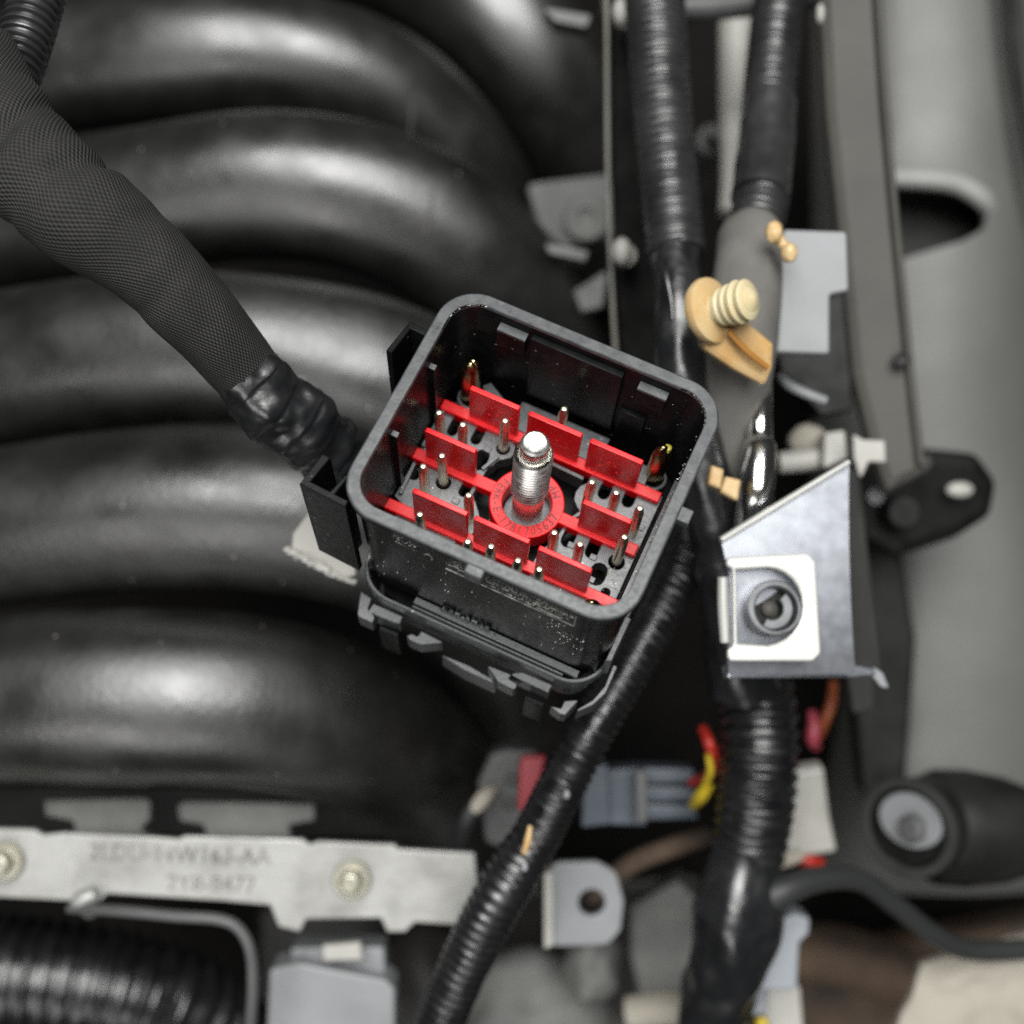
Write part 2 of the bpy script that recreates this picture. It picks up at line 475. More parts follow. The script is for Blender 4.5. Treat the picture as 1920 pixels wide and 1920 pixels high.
class Thing:
    def __init__(self, name, label, cat, base, group=None, matrix=None):
        """base: mm. Parts are given in mm in the frame of `matrix` (world when None)."""
        self.base = Vector(base)
        o = self.root = bpy.data.objects.new(name, None)
        o.empty_display_size = 0.01
        COL.objects.link(o)
        if matrix is None:
            o.location = (base[0] * MM, base[1] * MM, (base[2] + FLOOR) * MM)
        else:
            w = matrix @ self.base
            mm_ = matrix.to_3x3().to_4x4(); mm_.translation = Vector((w.x * MM, w.y * MM, (w.z + FLOOR) * MM))
            o.matrix_world = mm_
        o['label'] = label; o['category'] = cat
        if group: o['group'] = group
    def part(self, name, g, m, parent=None, bevel=0.0, label=None, smooth=True, angle=38):
        if isinstance(g[0], Slab): angle = 20
        g = ([Vector(v) - self.base for v in g[0]],) + tuple(g[1:])
        ob = bpy.data.objects.new(name, mesh(name, g, m, smooth, angle))
        return self._add(ob, parent, bevel, label)
    def inst(self, name, me, loc, parent=None, rotz=0.0, bevel=0.0):
        ob = bpy.data.objects.new(name, me)
        self._add(ob, parent, bevel, None)
        ob.location = (Vector(loc) - self.base) * MM; ob.rotation_euler.z = rotz
        return ob
    def _add(self, ob, parent, bevel, label):
        COL.objects.link(ob); ob.parent = parent or self.root
        if label: ob['label'] = label
        if bevel:
            b = ob.modifiers.new('bevel', 'BEVEL'); b.width = bevel * MM; b.segments = 2; b.limit_method = 'ANGLE'; b.angle_limit = math.radians(40)
        return ob

def single(name, label, cat, g, m, group=None, bevel=0.0, smooth=True, angle=38):
    """A thing that is one mesh, its origin at its base."""
    if isinstance(g[0], Slab): angle = 20
    xs = [Vector(v) for v in g[0]]
    base = Vector((sum(v.x for v in xs) / len(xs), sum(v.y for v in xs) / len(xs), min(v.z for v in xs)))
    g = ([v - base for v in xs],) + tuple(g[1:])
    ob = bpy.data.objects.new(name, mesh(name, g, m, smooth, angle))
    COL.objects.link(ob)
    ob.location = (base.x * MM, base.y * MM, (base.z + FLOOR) * MM)
    ob['label'] = label; ob['category'] = cat
    if group: ob['group'] = group
    if bevel:
        b = ob.modifiers.new('bevel', 'BEVEL'); b.width = bevel * MM; b.segments = 2; b.limit_method = 'ANGLE'; b.angle_limit = math.radians(40)
    return ob

# ------------------------------------------------------------------ the setting
fl = single('engine_bay_floor', 'dark bottom of the engine bay', 'floor', box(-900, 900, -900, 900, -FLOOR - 20, -FLOOR), 'floor')
fl['kind'] = 'structure'; del fl['category']

# ------------------------------------------------------------------ the connector
CR = Matrix(((0.9068168, 0.4200926, 0.0347197), (-0.4006696, 0.8334350, 0.3805915), (0.1309470, -0.3590379, 0.9240913))).to_4x4()
CR.translation = Vector((4.529, 12.317, 0))
CI = CR.inverted()

def L(px, py, z):
    """Connector x, y at its own height z for a picture pixel."""
    o = CI @ Vector((0, 0, CAMZ)); d = (CI @ P(px, py, 0)) - o
    t = (z - o.z) / d.z
    return (o.x + d.x * t, o.y + d.y * t)

con = Thing('bulkhead_connector', 'black rectangular multi-pin connector with red inserts and a threaded centre bolt', 'connector', (0, 0, -66), matrix=CR)
random.seed(3)
def ring(hw, hh, r, z, jit=0.0):
    out = []
    for x, y in rrect(hw, hh, r, 12, 24):
        k = 0.0
        if jit:
            near = (abs(x) > hw - 9 and abs(y) > hh - 9) and y > 0
            k = jit * random.random() * (1.0 if near else 0.25)
        d = Vector((x, y)).normalized()
        out.append((x + d.x * k, y + d.y * k, z - k * 0.5))
    return out
shell = con.part('housing_shell', loft([
    ring(28.0, 24.9, 6.6, -41), ring(28.5, 25.4, 7, -4.0), ring(29.0, 25.9, 7.3, -3.6), ring(29.0, 25.9, 7.3, -2.7), ring(29.9, 26.7, 8.2, -2.5),
    ring(30.0, 26.8, 8.3, -2.2), ring(30.0, 26.8, 8.3, -0.5), ring(29.9, 26.7, 8.2, -0.35), ring(27.5, 24.3, 6.2, -0.35),
    ring(27.4, 24.2, 6.0, -1.0), ring(27.0, 23.8, 5.7, -36)]), 'shell', angle=22)
con.part('rim', loft([ring(30.02, 26.82, 8.3, -0.5), ring(29.92, 26.72, 8.22, -0.15), ring(29.65, 26.45, 8.05, 0), ring(27.55, 24.35, 6.25, 0, 0.18), ring(27.40, 24.20, 6.1, -0.22, 0.25), ring(27.38, 24.18, 6.0, -1.0)]), 'rim', shell, angle=22)
# inner ledges and ribs
for x0, x1 in ((-18.6, -12.3), (12.2, 18.5)):
    con.part('ledge', box(x0, x1, 22.3, 24.4, -4.5, -3.7), 'rim', shell, bevel=0.12)  # thin pale cap: the lit ledge top put into its colour
    con.part('ledge_block', box(x0 + 0.1, x1 - 0.1, 22.45, 24.4, -10, -4.5), 'shell', shell)
for y in (9.5, -7.1):
    con.part('guide_rib', box(-28.0, -26.1, y - 0.6, y + 0.6, -34, -5), 'shell', shell, bevel=0.12)
    con.part('rib_tip', box(-27.6, -26.0, y - 0.62, y + 0.62, -5.2, -4.7), 'plate', shell, bevel=0.1)
con.part('wall_panel', box(-11.4, 8.8, 22.9, 24.5, -27, -3.2), 'shell', shell, bevel=0.2)
con.part('wall_panel', box(9.6, 15.5, 23.1, 24.5, -34, -17), 'shell', shell, bevel=0.2)
con.part('wall_panel', box(25.9, 27.6, -14, 16, -35, -22), 'gloss_black', shell, bevel=0.2)
# rim tabs
con.part('rim_tab', box(-1.7, 2.0, -28.5, -26.2, -4.2, -0.35), 'rim', shell, bevel=0.35)
con.part('rim_tab', box(29.5, 32.4, -1.7, 1.3, -3.0, -0.6), 'rim', shell, bevel=0.2)
# outer channels on the short side
def uchannel(pts, web, top, bot, t=1.3):
    parts = []
    for (ax, ay), (bx, by) in zip(pts, pts[1:]):
        d = Vector((bx - ax, by - ay)).normalized(); n = Vector((-d.y, d.x)) * t / 2
        e = d * t / 2
        q = [(ax - e.x + n.x, ay - e.y + n.y), (bx + e.x + n.x, by + e.y + n.y), (bx + e.x - n.x, by + e.y - n.y), (ax - e.x - n.x, ay - e.y - n.y)]
        parts.append(([(*p, bot) for p in q] + [(*p, top) for p in q], [(3, 2, 1, 0), (4, 5, 6, 7), (0, 1, 5, 4), (1, 2, 6, 5), (2, 3, 7, 6), (3, 0, 4, 7)]))
    return parts
poly_u = lambda x0, x1, y0, y1, t: [(x1, y0), (x0, y0), (x0, y1), (x1, y1), (x1, y1 - t), (x0 + t, y1 - t), (x0 + t, y0 + t), (x1, y0 + t)]
ch = con.part('side_channel', slab([(-27.6, -25.9), (-37.6, -25.4), (-36.6, -18.0), (-34.9, -18.0), (-35.9, -24.1), (-31.6, -24.3), (-30.6, -20), (-29.9, -20), (-30.6, -24.4), (-27.6, -24.5)], (), -38, -2.2, 0.2), 'shell', shell)
con.part('side_channel', slab([(-28.6, 15.2), (-34.7, 15.6), (-36.0, 7.6), (-34.7, 7.4), (-33.8, 14.0), (-28.6, 13.8)], (), -30, -2.2, 0.3), 'shell', shell)
con.part('side_channel', box(-29.6, -28.2, -18, 8, -36, -20), 'shell', shell, bevel=0.2)

# floor of the cavity
con.part('inner_floor', box(-26.9, 26.9, -23.7, 23.7, -41.4, -38), 'shell')
pins = dict(p1=(-23.5, 6.0), p2=(-18.2, 5.4), p3=(-10.65, 10.1), p4=(-18.75, -2.7), p5=(-21.2, -6.6), p6=(-10.0, -8.3), p7=(-0.9, 17.9), p8=(-17, -16.4),
            p9=(-6.2, -17.2), p10=(-1.3, -16.6), p11=(4.6, -16.9), p12=(9.0, -8.3), p13=(14.4, -8.2), p14=(11.0, 5.1), p15=(16.6, 5.1), p16=(22.3, 4.2), p17=(21.8, -3.3), p18=(9.5, -16.8))
ZP = -29.6
def sl(px, py, w=2.3, h=5.0):
    x, y = L(px, py, ZP); return slot(x, y, w, h)
left_out = [(-13.2, -20.5), (-24.5, -20.5), (-24.5, -11), (-26.8, -10), (-26.8, 14.6), (-9.4, 14.6), (-9.2, 12.4), (-8.2, 11.6), (-7.9, 10.2), (-8.3, 8.8), (-9.4, 7.9), (-10.4, 7.2), (-11.0, 5.4), (-11.6, 4.6), (-11.8, 1.5), (-11.9, -2.5), (-9.0, -5.6), (-7.8, -7.4), (-7.6, -9.4), (-8.2, -11), (-9.5, -11.6)]
right_out = [(7.2, -20.5), (25.0, -20.5), (25.0, 14.6), (9.2, 14.6), (9.0, 10.6), (8.0, 9.4), (7.6, 7.6), (8.0, 5.8), (9.4, 4.4), (10.8, 3.6), (10.4, 1.6), (8.6, 1.0), (8.4, -2.0), (7.6, -5.5), (6.4, -7.5), (6.0, -10.5)]
def pinhole(k, r=1.45): return circle(*pins[k], r, 14)
lh = [sl(853, 798, 2.2, 5.2), sl(897, 815, 2.2, 5.0), slot(-13.95, 5.6, 3.0, 5.2), slot(*L(781, 881, ZP), 2.4, 5.0), sl(873, 916, 2.2, 4.0), pinhole('p3'), pinhole('p4', 1.6), circle(*L(838, 958, ZP), 1.6, 14)]
rh = [sl(1135, 919, 2.5, 4.4), sl(1180, 934, 2.5, 4.4), sl(1068, 1005, 2.6, 5.2), sl(1113, 1026, 2.6, 5.2), slot(*L(1121, 1076, ZP), 3.4, 5.2), pinhole('p17', 1.7), slot(10.4, 8.7, 1.9, 3.2), slot(*L(1135, 1112, ZP), 1.8, 2.4)]
plate = con.part('terminal_plate', slab(left_out, lh, -34, ZP, 0.15), 'plate')
con.part('terminal_plate', slab(right_out, rh, -34, ZP, 0.15), 'plate')
back = con.part('terminal_plate', slab([(-15, 15.0), (20.5, 15.0), (20.5, 19.4), (9.5, 19.4), (9.5, 21.8), (-11.5, 21.8), (-11.5, 20.4), (-15, 20.4), (-19.6, 23), (-21, 21.5), (-18, 17)], [circle(-0.9, 17.9, 1.35, 12)], -34, -28.4, 0.2), 'plate')
con.part('terminal_plate', slab([(-25, -22.5), (26, -22.5), (26, -14.6), (-25, -14.6)], [circle(*pins[k], 1.35, 12) for k in ('p8', 'p9', 'p10', 'p11', 'p18')] + [circle(21.4, -18.6, 2.3, 16)], -35.6, -30.4, 0.15), 'plate')
# low webs standing round the bolt well and beside the slots
def webline(pts, w, z0, z1):
    parts = []
    for a, b in zip(pts, pts[1:]):
        a, b = Vector(a), Vector(b); d = (b - a).normalized(); n = Vector((-d.y, d.x)) * w / 2; e = d * w * 0.45
        q = [a - e + n, b + e + n, b + e - n, a - e - n]
        parts.append(([(p.x, p.y, z0) for p in q] + [(p.x, p.y, z1) for p in q], [(3, 2, 1, 0), (4, 5, 6, 7), (0, 1, 5, 4), (1, 2, 6, 5), (2, 3, 7, 6), (3, 0, 4, 7)]))
    return join(*parts)
for pts, z1 in (([(-4.0, 11.4), (7.6, 10.9)], -28.9), ([(-10.9, 7.4), (-12.4, 3.8)], -28.8), ([(10.6, 3.4), (9.4, 1.2)], -28.9), ([(-25.7, -9), (-26.1, -2)], -28.4), ([(-26.3, 3), (-26.0, 13.5)], -28.4)):
    con.part('web', webline(pts, 0.8, -34, z1), 'plate', bevel=0.1)
random.seed(11)
for k in ((-15.6, 4.6), (-13.6, 8.4), (-14.5, -5.5), (-20.6, 2.8), (-14.2, -9.2), (13.9, 3.5), (19.5, 3.0), (11.7, -4.0), (17.0, -4.5), (18.6, -9.2), (23.4, 6.0), (23.2, 0.4)):
    con.part('pad', box(k[0] - 0.8, k[0] + 0.8, k[1] - 0.7, k[1] + 0.7, -32, ZP + 0.25), 'plate', plate, bevel=0.15)

# red pin lock: ring, bars, fins, engraved characters
C0 = (-0.5, 0.15)
def annulus(cx, cy, ro, ri, z0, z1, bev=0.25):
    return slab(circle(cx, cy, ro, 48), [circle(cx, cy, ri, 40)], z0, z1, bev)
lock = con.part('pin_lock', annulus(*C0, 8.0, 5.25, -33.5, -28), 'red')
for x0, x1, y, w in ((-27.0, 24.6, 13.5, 2.6), (-27.2, -7.6, 0.4, 2.8), (6.6, 24.8, 0.2, 2.8), (-27.8, 25.6, -12.6, 2.6)):
    con.part('bar', box(x0, x1, y - w / 2, y + w / 2, -31, -28.05), 'red', lock, bevel=0.25)
FZ = -15.6
for i, (x0, x1, y) in enumerate(((-20.4, -9.0, 13.9), (-6.9, 5.2, 13.8), (7.1, 18.9, 13.6), (-24.5, -12.9, 1.1), (11.2, 21.9, 0.5), (-20.7, -8.5, -12.2), (-7.0, 5.2, -12.2), (7.2, 18.8, -12.5))):
    con.part('fin', xf(slab(fillet([(x0, -28.3), (x1, -28.3), (x1, FZ), (x0, FZ)], 0.5, 3), (), 0, 1.15, 0.18),
                       Matrix.Translation((0, y + 0.55, 0)) @ Matrix.Rotation(math.pi / 2, 4, 'X')), 'red', lock)
# raised moulding marks on three fins
random.seed(5)
marks = []
for fx, fy, n, w, h in ((-14, 13.9, 16, 4.2, 3.4), (13, 13.6, 12, 2.8, 2.4), (-1, 13.8, 3, 2.0, 1.6), (-1.2, -12.2, 3, 1.6, 1.4)):
    for k in range(n):
        x = fx + random.uniform(-w, w); z = -22.5 + random.uniform(-h, h)
        lx, lz = random.choice(((0.7, 0.14), (0.3, 0.3), (0.16, 0.5)))
        marks.append(box(x - lx / 2, x + lx / 2, fy - 0.75, fy - 0.52, z - lz / 2, z + lz / 2))
o_ = con.part('moulding_marks', join(*marks), 'red', lock)
# characters engraved round the ring
chars = []
def arc(s, a0, da, r=6.6, size=2.7):
    for i, c in enumerate(s):
        if c == ' ': continue
        a = math.radians(a0 + da * i)
        g = text(c, size, 0.12)
        m = Matrix.Translation((C0[0] + r * math.cos(a), C0[1] + r * math.sin(a), -27.98)) @ Matrix.Rotation(a + math.pi / 2, 4, 'Z') @ Matrix.Diagonal((0.82, 1, 1, 1))
        chars.append(xf(g, m))
arc('FERK-E-1781', 158, 12.2)
arc('705637', 294, 12.2)
arc('MP', 42, 15)
con.part('lettering', join(*chars), 'dark_red', lock, smooth=False)

# bolt
NB = 40
def thread(z0, z1, root=3.3, crest=3.92, p=1.2):
    prof = ((0.0, root), (0.14, root), (0.44, crest), (0.60, crest))
    turns = int((z1 - z0) / p) + 2
    n = turns * 4
    V, F = [], []
    for i in range(n):
        f, r = prof[i % 4]
        for j in range(NB):
            z = z0 + p * (i // 4 + f - 1 + j / NB); rr = r
            if z < z0: z, rr = z0, root
            if z > z1: z, rr = z1, root
            fade = min(1.0, (z - z0) / 1.0, (z1 - z) / 1.3)
            rr = root + (rr - root) * max(0.0, fade)
            th = 2 * math.pi * j / NB
            V.append((C0[0] + 0.2 + rr * math.cos(th), C0[1] + rr * math.sin(th), z))
    for i in range(n - 1):
        for j in range(NB):
            a = i * NB + j
            if j < NB - 1: F.append((a, a + 1, a + NB + 1, a + NB))
            elif i + 5 < n: F.append((a, (i + 4) * NB, (i + 5) * NB, a + NB))
    return V, F
bolt = con.part('jack_bolt', xf(lathe([(3.3, -38), (3.3, -4.2), (2.7, -1.9), (0.1, -1.8)], 40), Matrix.Translation((C0[0] + 0.2, C0[1], 0))), 'zinc', angle=30)
con.part('thread', thread(-21.5, -2.4), 'zinc', bolt, angle=25)
tip = lathe([(2.4, -3.0), (2.55, -2.2), (2.7, -1.9), (2.85, -1.2), (2.9, 0.6), (2.75, 1.15), (2.35, 1.4), (2.2, 1.32), (1.45, 1.25), (1.3, 1.5), (0.5, 1.55), (0.02, 1.5)], 40)
con.part('bolt_tip', xf(tip, Matrix.Translation((C0[0] + 0.2, C0[1], 0))), 'zinc', bolt)
con.part('washer', annulus(C0[0] + 0.2, C0[1], 5.2, 3.2, -36, -33.6, 0.2), 'dull_steel')

# pins
random.seed(2)
pin_me = mesh('pin', lathe([(1.08, 0), (1.08, 11.6), (1.0, 12.3), (0.72, 13.8), (0.55, 14.25), (0.02, 14.45)], 16), 'tin', angle=35)
for k, (x, y) in pins.items():
    ob = con.inst('pin', pin_me, (x, y, -30 + random.uniform(-0.3, 0.3)))
    ob.rotation_euler = (random.uniform(-0.02, 0.02), random.uniform(-0.02, 0.02), random.uniform(0, 3))
big_me = mesh('power_pin', loft([[(2.1 * s * math.cos(a) , 1.45 * s * math.sin(a) + o, z) for a in [2 * math.pi * j / 16 for j in range(16)]] for s, z, o in ((1, 0, 0), (1, 12.6, 0), (0.82, 14.6, 0), (0.42, 16.2, 0), (0.06, 16.5, 0))], True, True), 'brass', angle=50)
for (x, y), g in (((-22.6, 18.7), 0), ((21.4, 18.4), 1), ((21.4, -18.6), 0)):
    ob = con.inst('power_pin', big_me, (x, y, -31.5), rotz=0.5)
    con.part('pin_collar', annulus(x, y, 3.0, 2.2, -34, -30.6, 0.2), 'plate')
con.part('grease_blob', ellipsoid((22.2, 18.9, -16.2), 1.0, 0.9, 0.8, 12, 8, 0.3), 'grease')
con.part('grease_blob', ellipsoid((-22.2, 19.3, -16.0), 1.1, 0.8, 0.9, 12, 8, 0.3, 5), 'brass')

# moulded relief on the long outer wall, its glints put in as pale colour (date wheel, shallow unreadable strokes, label frame)
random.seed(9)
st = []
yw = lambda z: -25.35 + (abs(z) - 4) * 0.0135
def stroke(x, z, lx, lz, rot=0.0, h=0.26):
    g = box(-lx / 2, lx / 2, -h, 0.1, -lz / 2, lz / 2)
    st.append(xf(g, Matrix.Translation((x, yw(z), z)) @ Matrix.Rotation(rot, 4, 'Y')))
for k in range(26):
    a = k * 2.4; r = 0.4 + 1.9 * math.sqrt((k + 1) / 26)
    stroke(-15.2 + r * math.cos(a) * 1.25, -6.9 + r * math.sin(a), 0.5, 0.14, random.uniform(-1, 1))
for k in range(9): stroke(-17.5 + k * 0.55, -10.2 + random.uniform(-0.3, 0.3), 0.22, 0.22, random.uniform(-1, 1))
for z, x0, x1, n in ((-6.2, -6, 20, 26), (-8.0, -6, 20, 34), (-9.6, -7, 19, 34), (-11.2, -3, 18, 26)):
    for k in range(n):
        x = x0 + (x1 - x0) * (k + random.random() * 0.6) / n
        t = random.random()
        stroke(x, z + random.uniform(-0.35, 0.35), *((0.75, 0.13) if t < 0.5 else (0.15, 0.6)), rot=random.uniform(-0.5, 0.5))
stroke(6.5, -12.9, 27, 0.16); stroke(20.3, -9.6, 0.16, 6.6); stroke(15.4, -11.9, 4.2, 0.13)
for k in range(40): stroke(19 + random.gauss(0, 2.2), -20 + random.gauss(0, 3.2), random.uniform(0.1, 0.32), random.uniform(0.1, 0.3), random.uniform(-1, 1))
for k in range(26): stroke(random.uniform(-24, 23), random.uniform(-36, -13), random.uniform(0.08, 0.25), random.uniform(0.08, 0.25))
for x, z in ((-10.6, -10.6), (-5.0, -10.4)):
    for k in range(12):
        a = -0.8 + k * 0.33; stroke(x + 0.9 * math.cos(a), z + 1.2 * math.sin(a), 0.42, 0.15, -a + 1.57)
con.part('moulded_relief', join(*st), 'glint_flake', shell)
con.part('edge_bead', loft([ring(28.95, 25.8, 7.2, -5.2), ring(29.05, 25.9, 7.3, -5.0), ring(28.95, 25.8, 7.2, -4.8), ring(28.3, 25.2, 7.0, -4.8)]), 'gloss_black', shell)

# collar (second shell half) with hooks
ZC = -42.0
collar = con.part('collar', loft([ring(26.5, 26.0, 6, -60), ring(27.4, 27.2, 7, -46), ring(28.7, 28.3, 8.4, -45.6), ring(28.7, 28.3, 8.4, ZC - 0.3), ring(28.5, 28.1, 8.2, ZC), ring(28.0, 27.6, 7.9, ZC), ring(27.8, 27.4, 7.7, ZC - 0.3), ring(27.6, 27.2, 7.5, -52)]), 'plate', angle=22)
con.part('wire_guard', loft([ring(22.0, 22.0, 6, -66), ring(25.6, 25.2, 6, -58), ring(25.6, 25.2, 6, -50)], True, True), 'shell')
con.part('inner_lip', box(-14.5, 24.0, -26.7, -25.1, -41.6, -40.2), 'plate', collar, bevel=0.15)
con.part('inner_lip', box(-14.5, 21.0, -27.35, -26.9, -43.5, -41.0), 'plate', collar, bevel=0.1)
# corner rib rising along the short side
con.part('corner_rib', slab([(28.0, -22.6), (29.3, -22.2), (29.4, -12), (28.0, -11.5)], (), -44, -34, 0.2), 'plate', collar)
g = text('A8P-3748 .', 3.1, 0.5, 'LEFT')
con.part('lettering', xf(g, Matrix.Translation((-8.6, -25.6, -38.6)) @ Matrix.Rotation(math.radians(90), 4, 'X') @ Matrix.Diagonal((0.95, 0.9, 1, 1))), 'plate', shell, smooth=False)
def hook(name, poly, z, depth=6.0, m='plate', r=0.3):
    return con.part(name, slab(fillet([L(*p, z) for p in poly], r, 3), (), z - depth, z, 0.2), m, collar)
ZH = -47.0
hook('hook', [(676, 1108), (697, 1122), (690, 1142), (700, 1152), (703, 1158), (698, 1168), (672, 1156), (670, 1150)], ZH)
hook('latch_tab', [(690, 1146), (700, 1131), (756, 1156), (750, 1169), (738, 1167), (692, 1148)], ZH)
hook('hook', [(762, 1192), (772, 1188), (783, 1193), (790, 1183), (834, 1205), (789, 1209), (768, 1200)], ZH - 2)
hook('hook', [(912, 1246), (960, 1265), (953, 1272), (970, 1282), (968, 1290), (962, 1293), (933, 1278)], ZH)
hook('latch_tab', [(960, 1262), (980, 1260), (1036, 1284), (1028, 1299), (975, 1274), (960, 1266)], ZH)
hook('hook', [(1028, 1322), (1052, 1328), (1058, 1314), (1086, 1312), (1060, 1341), (1050, 1339)], ZH - 2)
hook('skirt_edge', [(816, 1222), (880, 1248), (932, 1278), (930, 1284), (870, 1256)], ZH - 6, 8)
hook('side_arm', [(1150, 1246), (1158, 1250), (1136, 1300), (1112, 1322), (1084, 1334), (1082, 1330), (1112, 1312), (1134, 1286)], ZH - 1, 7)
for q in ((712, 1172), (985, 1303)):
    hook('post', [(q[0], q[1]), (q[0] + 36, q[1] + 14), (q[0] + 34, q[1] + 24), (q[0] - 2, q[1] + 8)], ZH - 4, 14, 'shell')

# flakes of dried sealant and dust clinging inside the cavity and on the wall
random.seed(21)
fl_ = []
def flake(x, y, z, s):
    g = box(-s * random.uniform(0.4, 1), s * random.uniform(0.4, 1), -s * 0.5, s * 0.5, -s * 0.3, s * 0.3)
    fl_.append(xf(g, Matrix.Translation((x, y, z)) @ Matrix.Rotation(random.uniform(0, 3), 4, 'Z') @ Matrix.Rotation(random.uniform(-1, 1), 4, 'X')))
for k in range(90): flake(26.9 + random.uniform(-0.15, 0.2), random.uniform(-22, 18), random.uniform(-22, -3), random.uniform(0.08, 0.22))
for k in range(26): flake(random.uniform(19, 26), random.uniform(-20, 2), -29.5, random.uniform(0.08, 0.3))
for k in range(30): flake(random.uniform(-12, 24), 23.9, random.uniform(-24, -3), random.uniform(0.04, 0.12))
for k in range(40):
    a = random.choice((math.pi / 4, 3 * math.pi / 4)) + random.uniform(-0.7, 0.7)
    sx = 1 if math.cos(a) > 0 else -1
    flake(sx * 21.3 + 6.15 * math.cos(a) * 1.0, 18.1 + 6.15 * math.sin(a), -0.25, random.uniform(0.06, 0.2))
ff = con.part('debris_flakes', join(*fl_), 'glint_flake', smooth=False)
ff['kind'] = 'stuff'

# ------------------------------------------------------------------ woven harness sleeve feeding the connector
def creases(s, th, r):
    k = 1.0
    for s0, a, w, tl, th0 in ((27, 0.17, 2.6, 6.0, 1.5), (33, -0.03, 2.6, 6.0, 1.5), (45.5, 0.18, 2.5, -1.5, 2.0), (51, -0.03, 2.4, -1.5, 2.0), (38, 0.09, 2.0, 3.0, 1.0), (60, 0.06, 2.5, -2, 2.4), (15, 0.12, 2.5, 2, 1.5), (69, 0.05, 2.0, 2, 1.0)):
        d = s - s0 - tl * math.cos(th - 0.8)
        k -= a * math.exp(-(d / w) ** 2) * (0.45 + 0.55 * math.cos(th - th0))
    return r * k * (1 + 0.03 * noise.noise(Vector((math.cos(th) * 1.5, math.sin(th) * 1.5, s * 0.12))))
def wrapped(s, th, r):
    k = ((s + 3.2 * th / (2 * math.pi) * 2 + 1.2 * math.sin(th)) / 6.4) % 1.0
    return r * (1 + 0.05 * (k if k < 0.93 else (1 - k) / 0.07 * 0.93) + 0.20 * noise.noise(Vector((math.cos(th) * 1.3 + 3, math.sin(th) * 1.3, s * 0.14))) + 0.06 * noise.noise(Vector((math.cos(th) * 3, math.sin(th) * 3 + 5, s * 0.4))))
hs = Thing('harness_sleeve', 'dark grey woven fabric sleeve ending in shiny black tape at the connector', 'cable sleeve', P(300, 520, -25))
hs.part('sleeve', ptube([(-30, 90, -24, 6.5), (-6, 185, -19, 9.0), (45, 292, -14, 11.0), (138, 388, -10, 11.2), (262, 478, -12, 9.4), (368, 588, -17, 8.3), (466, 702, -26, 7.3)], step=0.5, segs=96, rfun=creases), 'cloth')
hs.part('tape_wrap', ptube([(452, 690, -25, 7.4), (500, 742, -29, 8.0), (560, 796, -35, 8.2), (615, 842, -42, 7.4), (665, 885, -50, 6.8), (740, 940, -62, 6.5), (820, 990, -70, 6.5)], step=0.35, segs=56, rfun=wrapped), 'tape')
hs.part('tape_flap', ptube([(548, 742, -27, 1.3), (600, 778, -31, 1.5), (642, 800, -36, 1.2)], step=0.6, segs=12, rfun=lumpy(0.3, 0.4)), 'tape')
single('corrugated_conduit', 'narrow ribbed silver-black conduit entering the woven sleeve', 'conduit',
       ptube([(92, -90, -36, 5.4), (66, 10, -32, 5.4), (34, 120, -27, 5.2), (4, 210, -22, 5.0)], step=0.16, segs=28, rfun=ribs(2.05, 0.085)), 'conduit_grey')
tg = Thing('cloth_tape_tag', 'ragged off-white cloth tape bunched under the connector corner', 'tape', P(590, 1020, -70))
tg.part('tape_body', sheet([(548, 1000), (600, 930), (650, 1000), (668, 1080), (640, 1085), (585, 1052), (545, 1030)], -58, 3.0, normal=(-0.2, -0.1, 1), r=1.0, bev=0.6), 'white_plastic')
tg.part('frayed_edge', ptube([(536, 1030, -59, 0.8), (580, 1052, -58, 0.9), (630, 1078, -58, 0.9), (668, 1092, -58, 0.7)], step=0.3, segs=10, rfun=lumpy(0.9, 1.2)), 'white_plastic')

# ------------------------------------------------------------------ intake manifold
im = Thing('intake_manifold', 'black plastic intake manifold of fat curved runners filling the view', 'manifold', P(400, 800, -190))
def runner(ctrl, seed):
    return im.part('runner', ptube(ctrl, step=2.5, segs=72, rfun=lumpy(0.035, 0.012, seed)), 'runner')
runner([(420, -190, -190, 20), (640, -120, -165, 20), (850, -30, -150, 20), (1000, 110, -150, 20), (1085, 300, -165, 20), (1110, 500, -190, 19)], 1)
r1 = runner([(-260, 220, -150, 18), (0, 150, -132, 18.5), (300, 106, -122, 18.5), (540, 112, -122, 18.5), (740, 190, -128, 18.5), (880, 350, -140, 18), (930, 520, -160, 18)], 2)
r2 = runner([(-260, 470, -128, 18.5), (0, 420, -115, 19), (250, 378, -108, 19.5), (520, 350, -104, 19.8), (740, 395, -106, 20), (900, 500, -112, 20), (1000, 650, -125, 19.5), (1040, 820, -150, 19)], 3)
runner([(-260, 720, -110, 20), (0, 690, -100, 20.5), (250, 660, -95, 21), (500, 665, -93, 21), (740, 720, -95, 21), (920, 850, -105, 21), (1010, 1020, -125, 20), (1030, 1160, -150, 20)], 4)
r4 = runner([(-260, 1030, -100, 20.5), (0, 990, -92, 21), (250, 958, -88, 21.5), (500, 955, -87, 21.5), (740, 1010, -90, 21), (900, 1120, -102, 21), (960, 1280, -125, 20), (970, 1400, -150, 20)], 5)
r5 = runner([(-260, 1330, -92, 21), (0, 1310, -86, 22), (250, 1305, -83, 22.5), (480, 1315, -86, 22), (680, 1370, -96, 21), (800, 1460, -118, 20), (850, 1570, -150, 20)], 6)
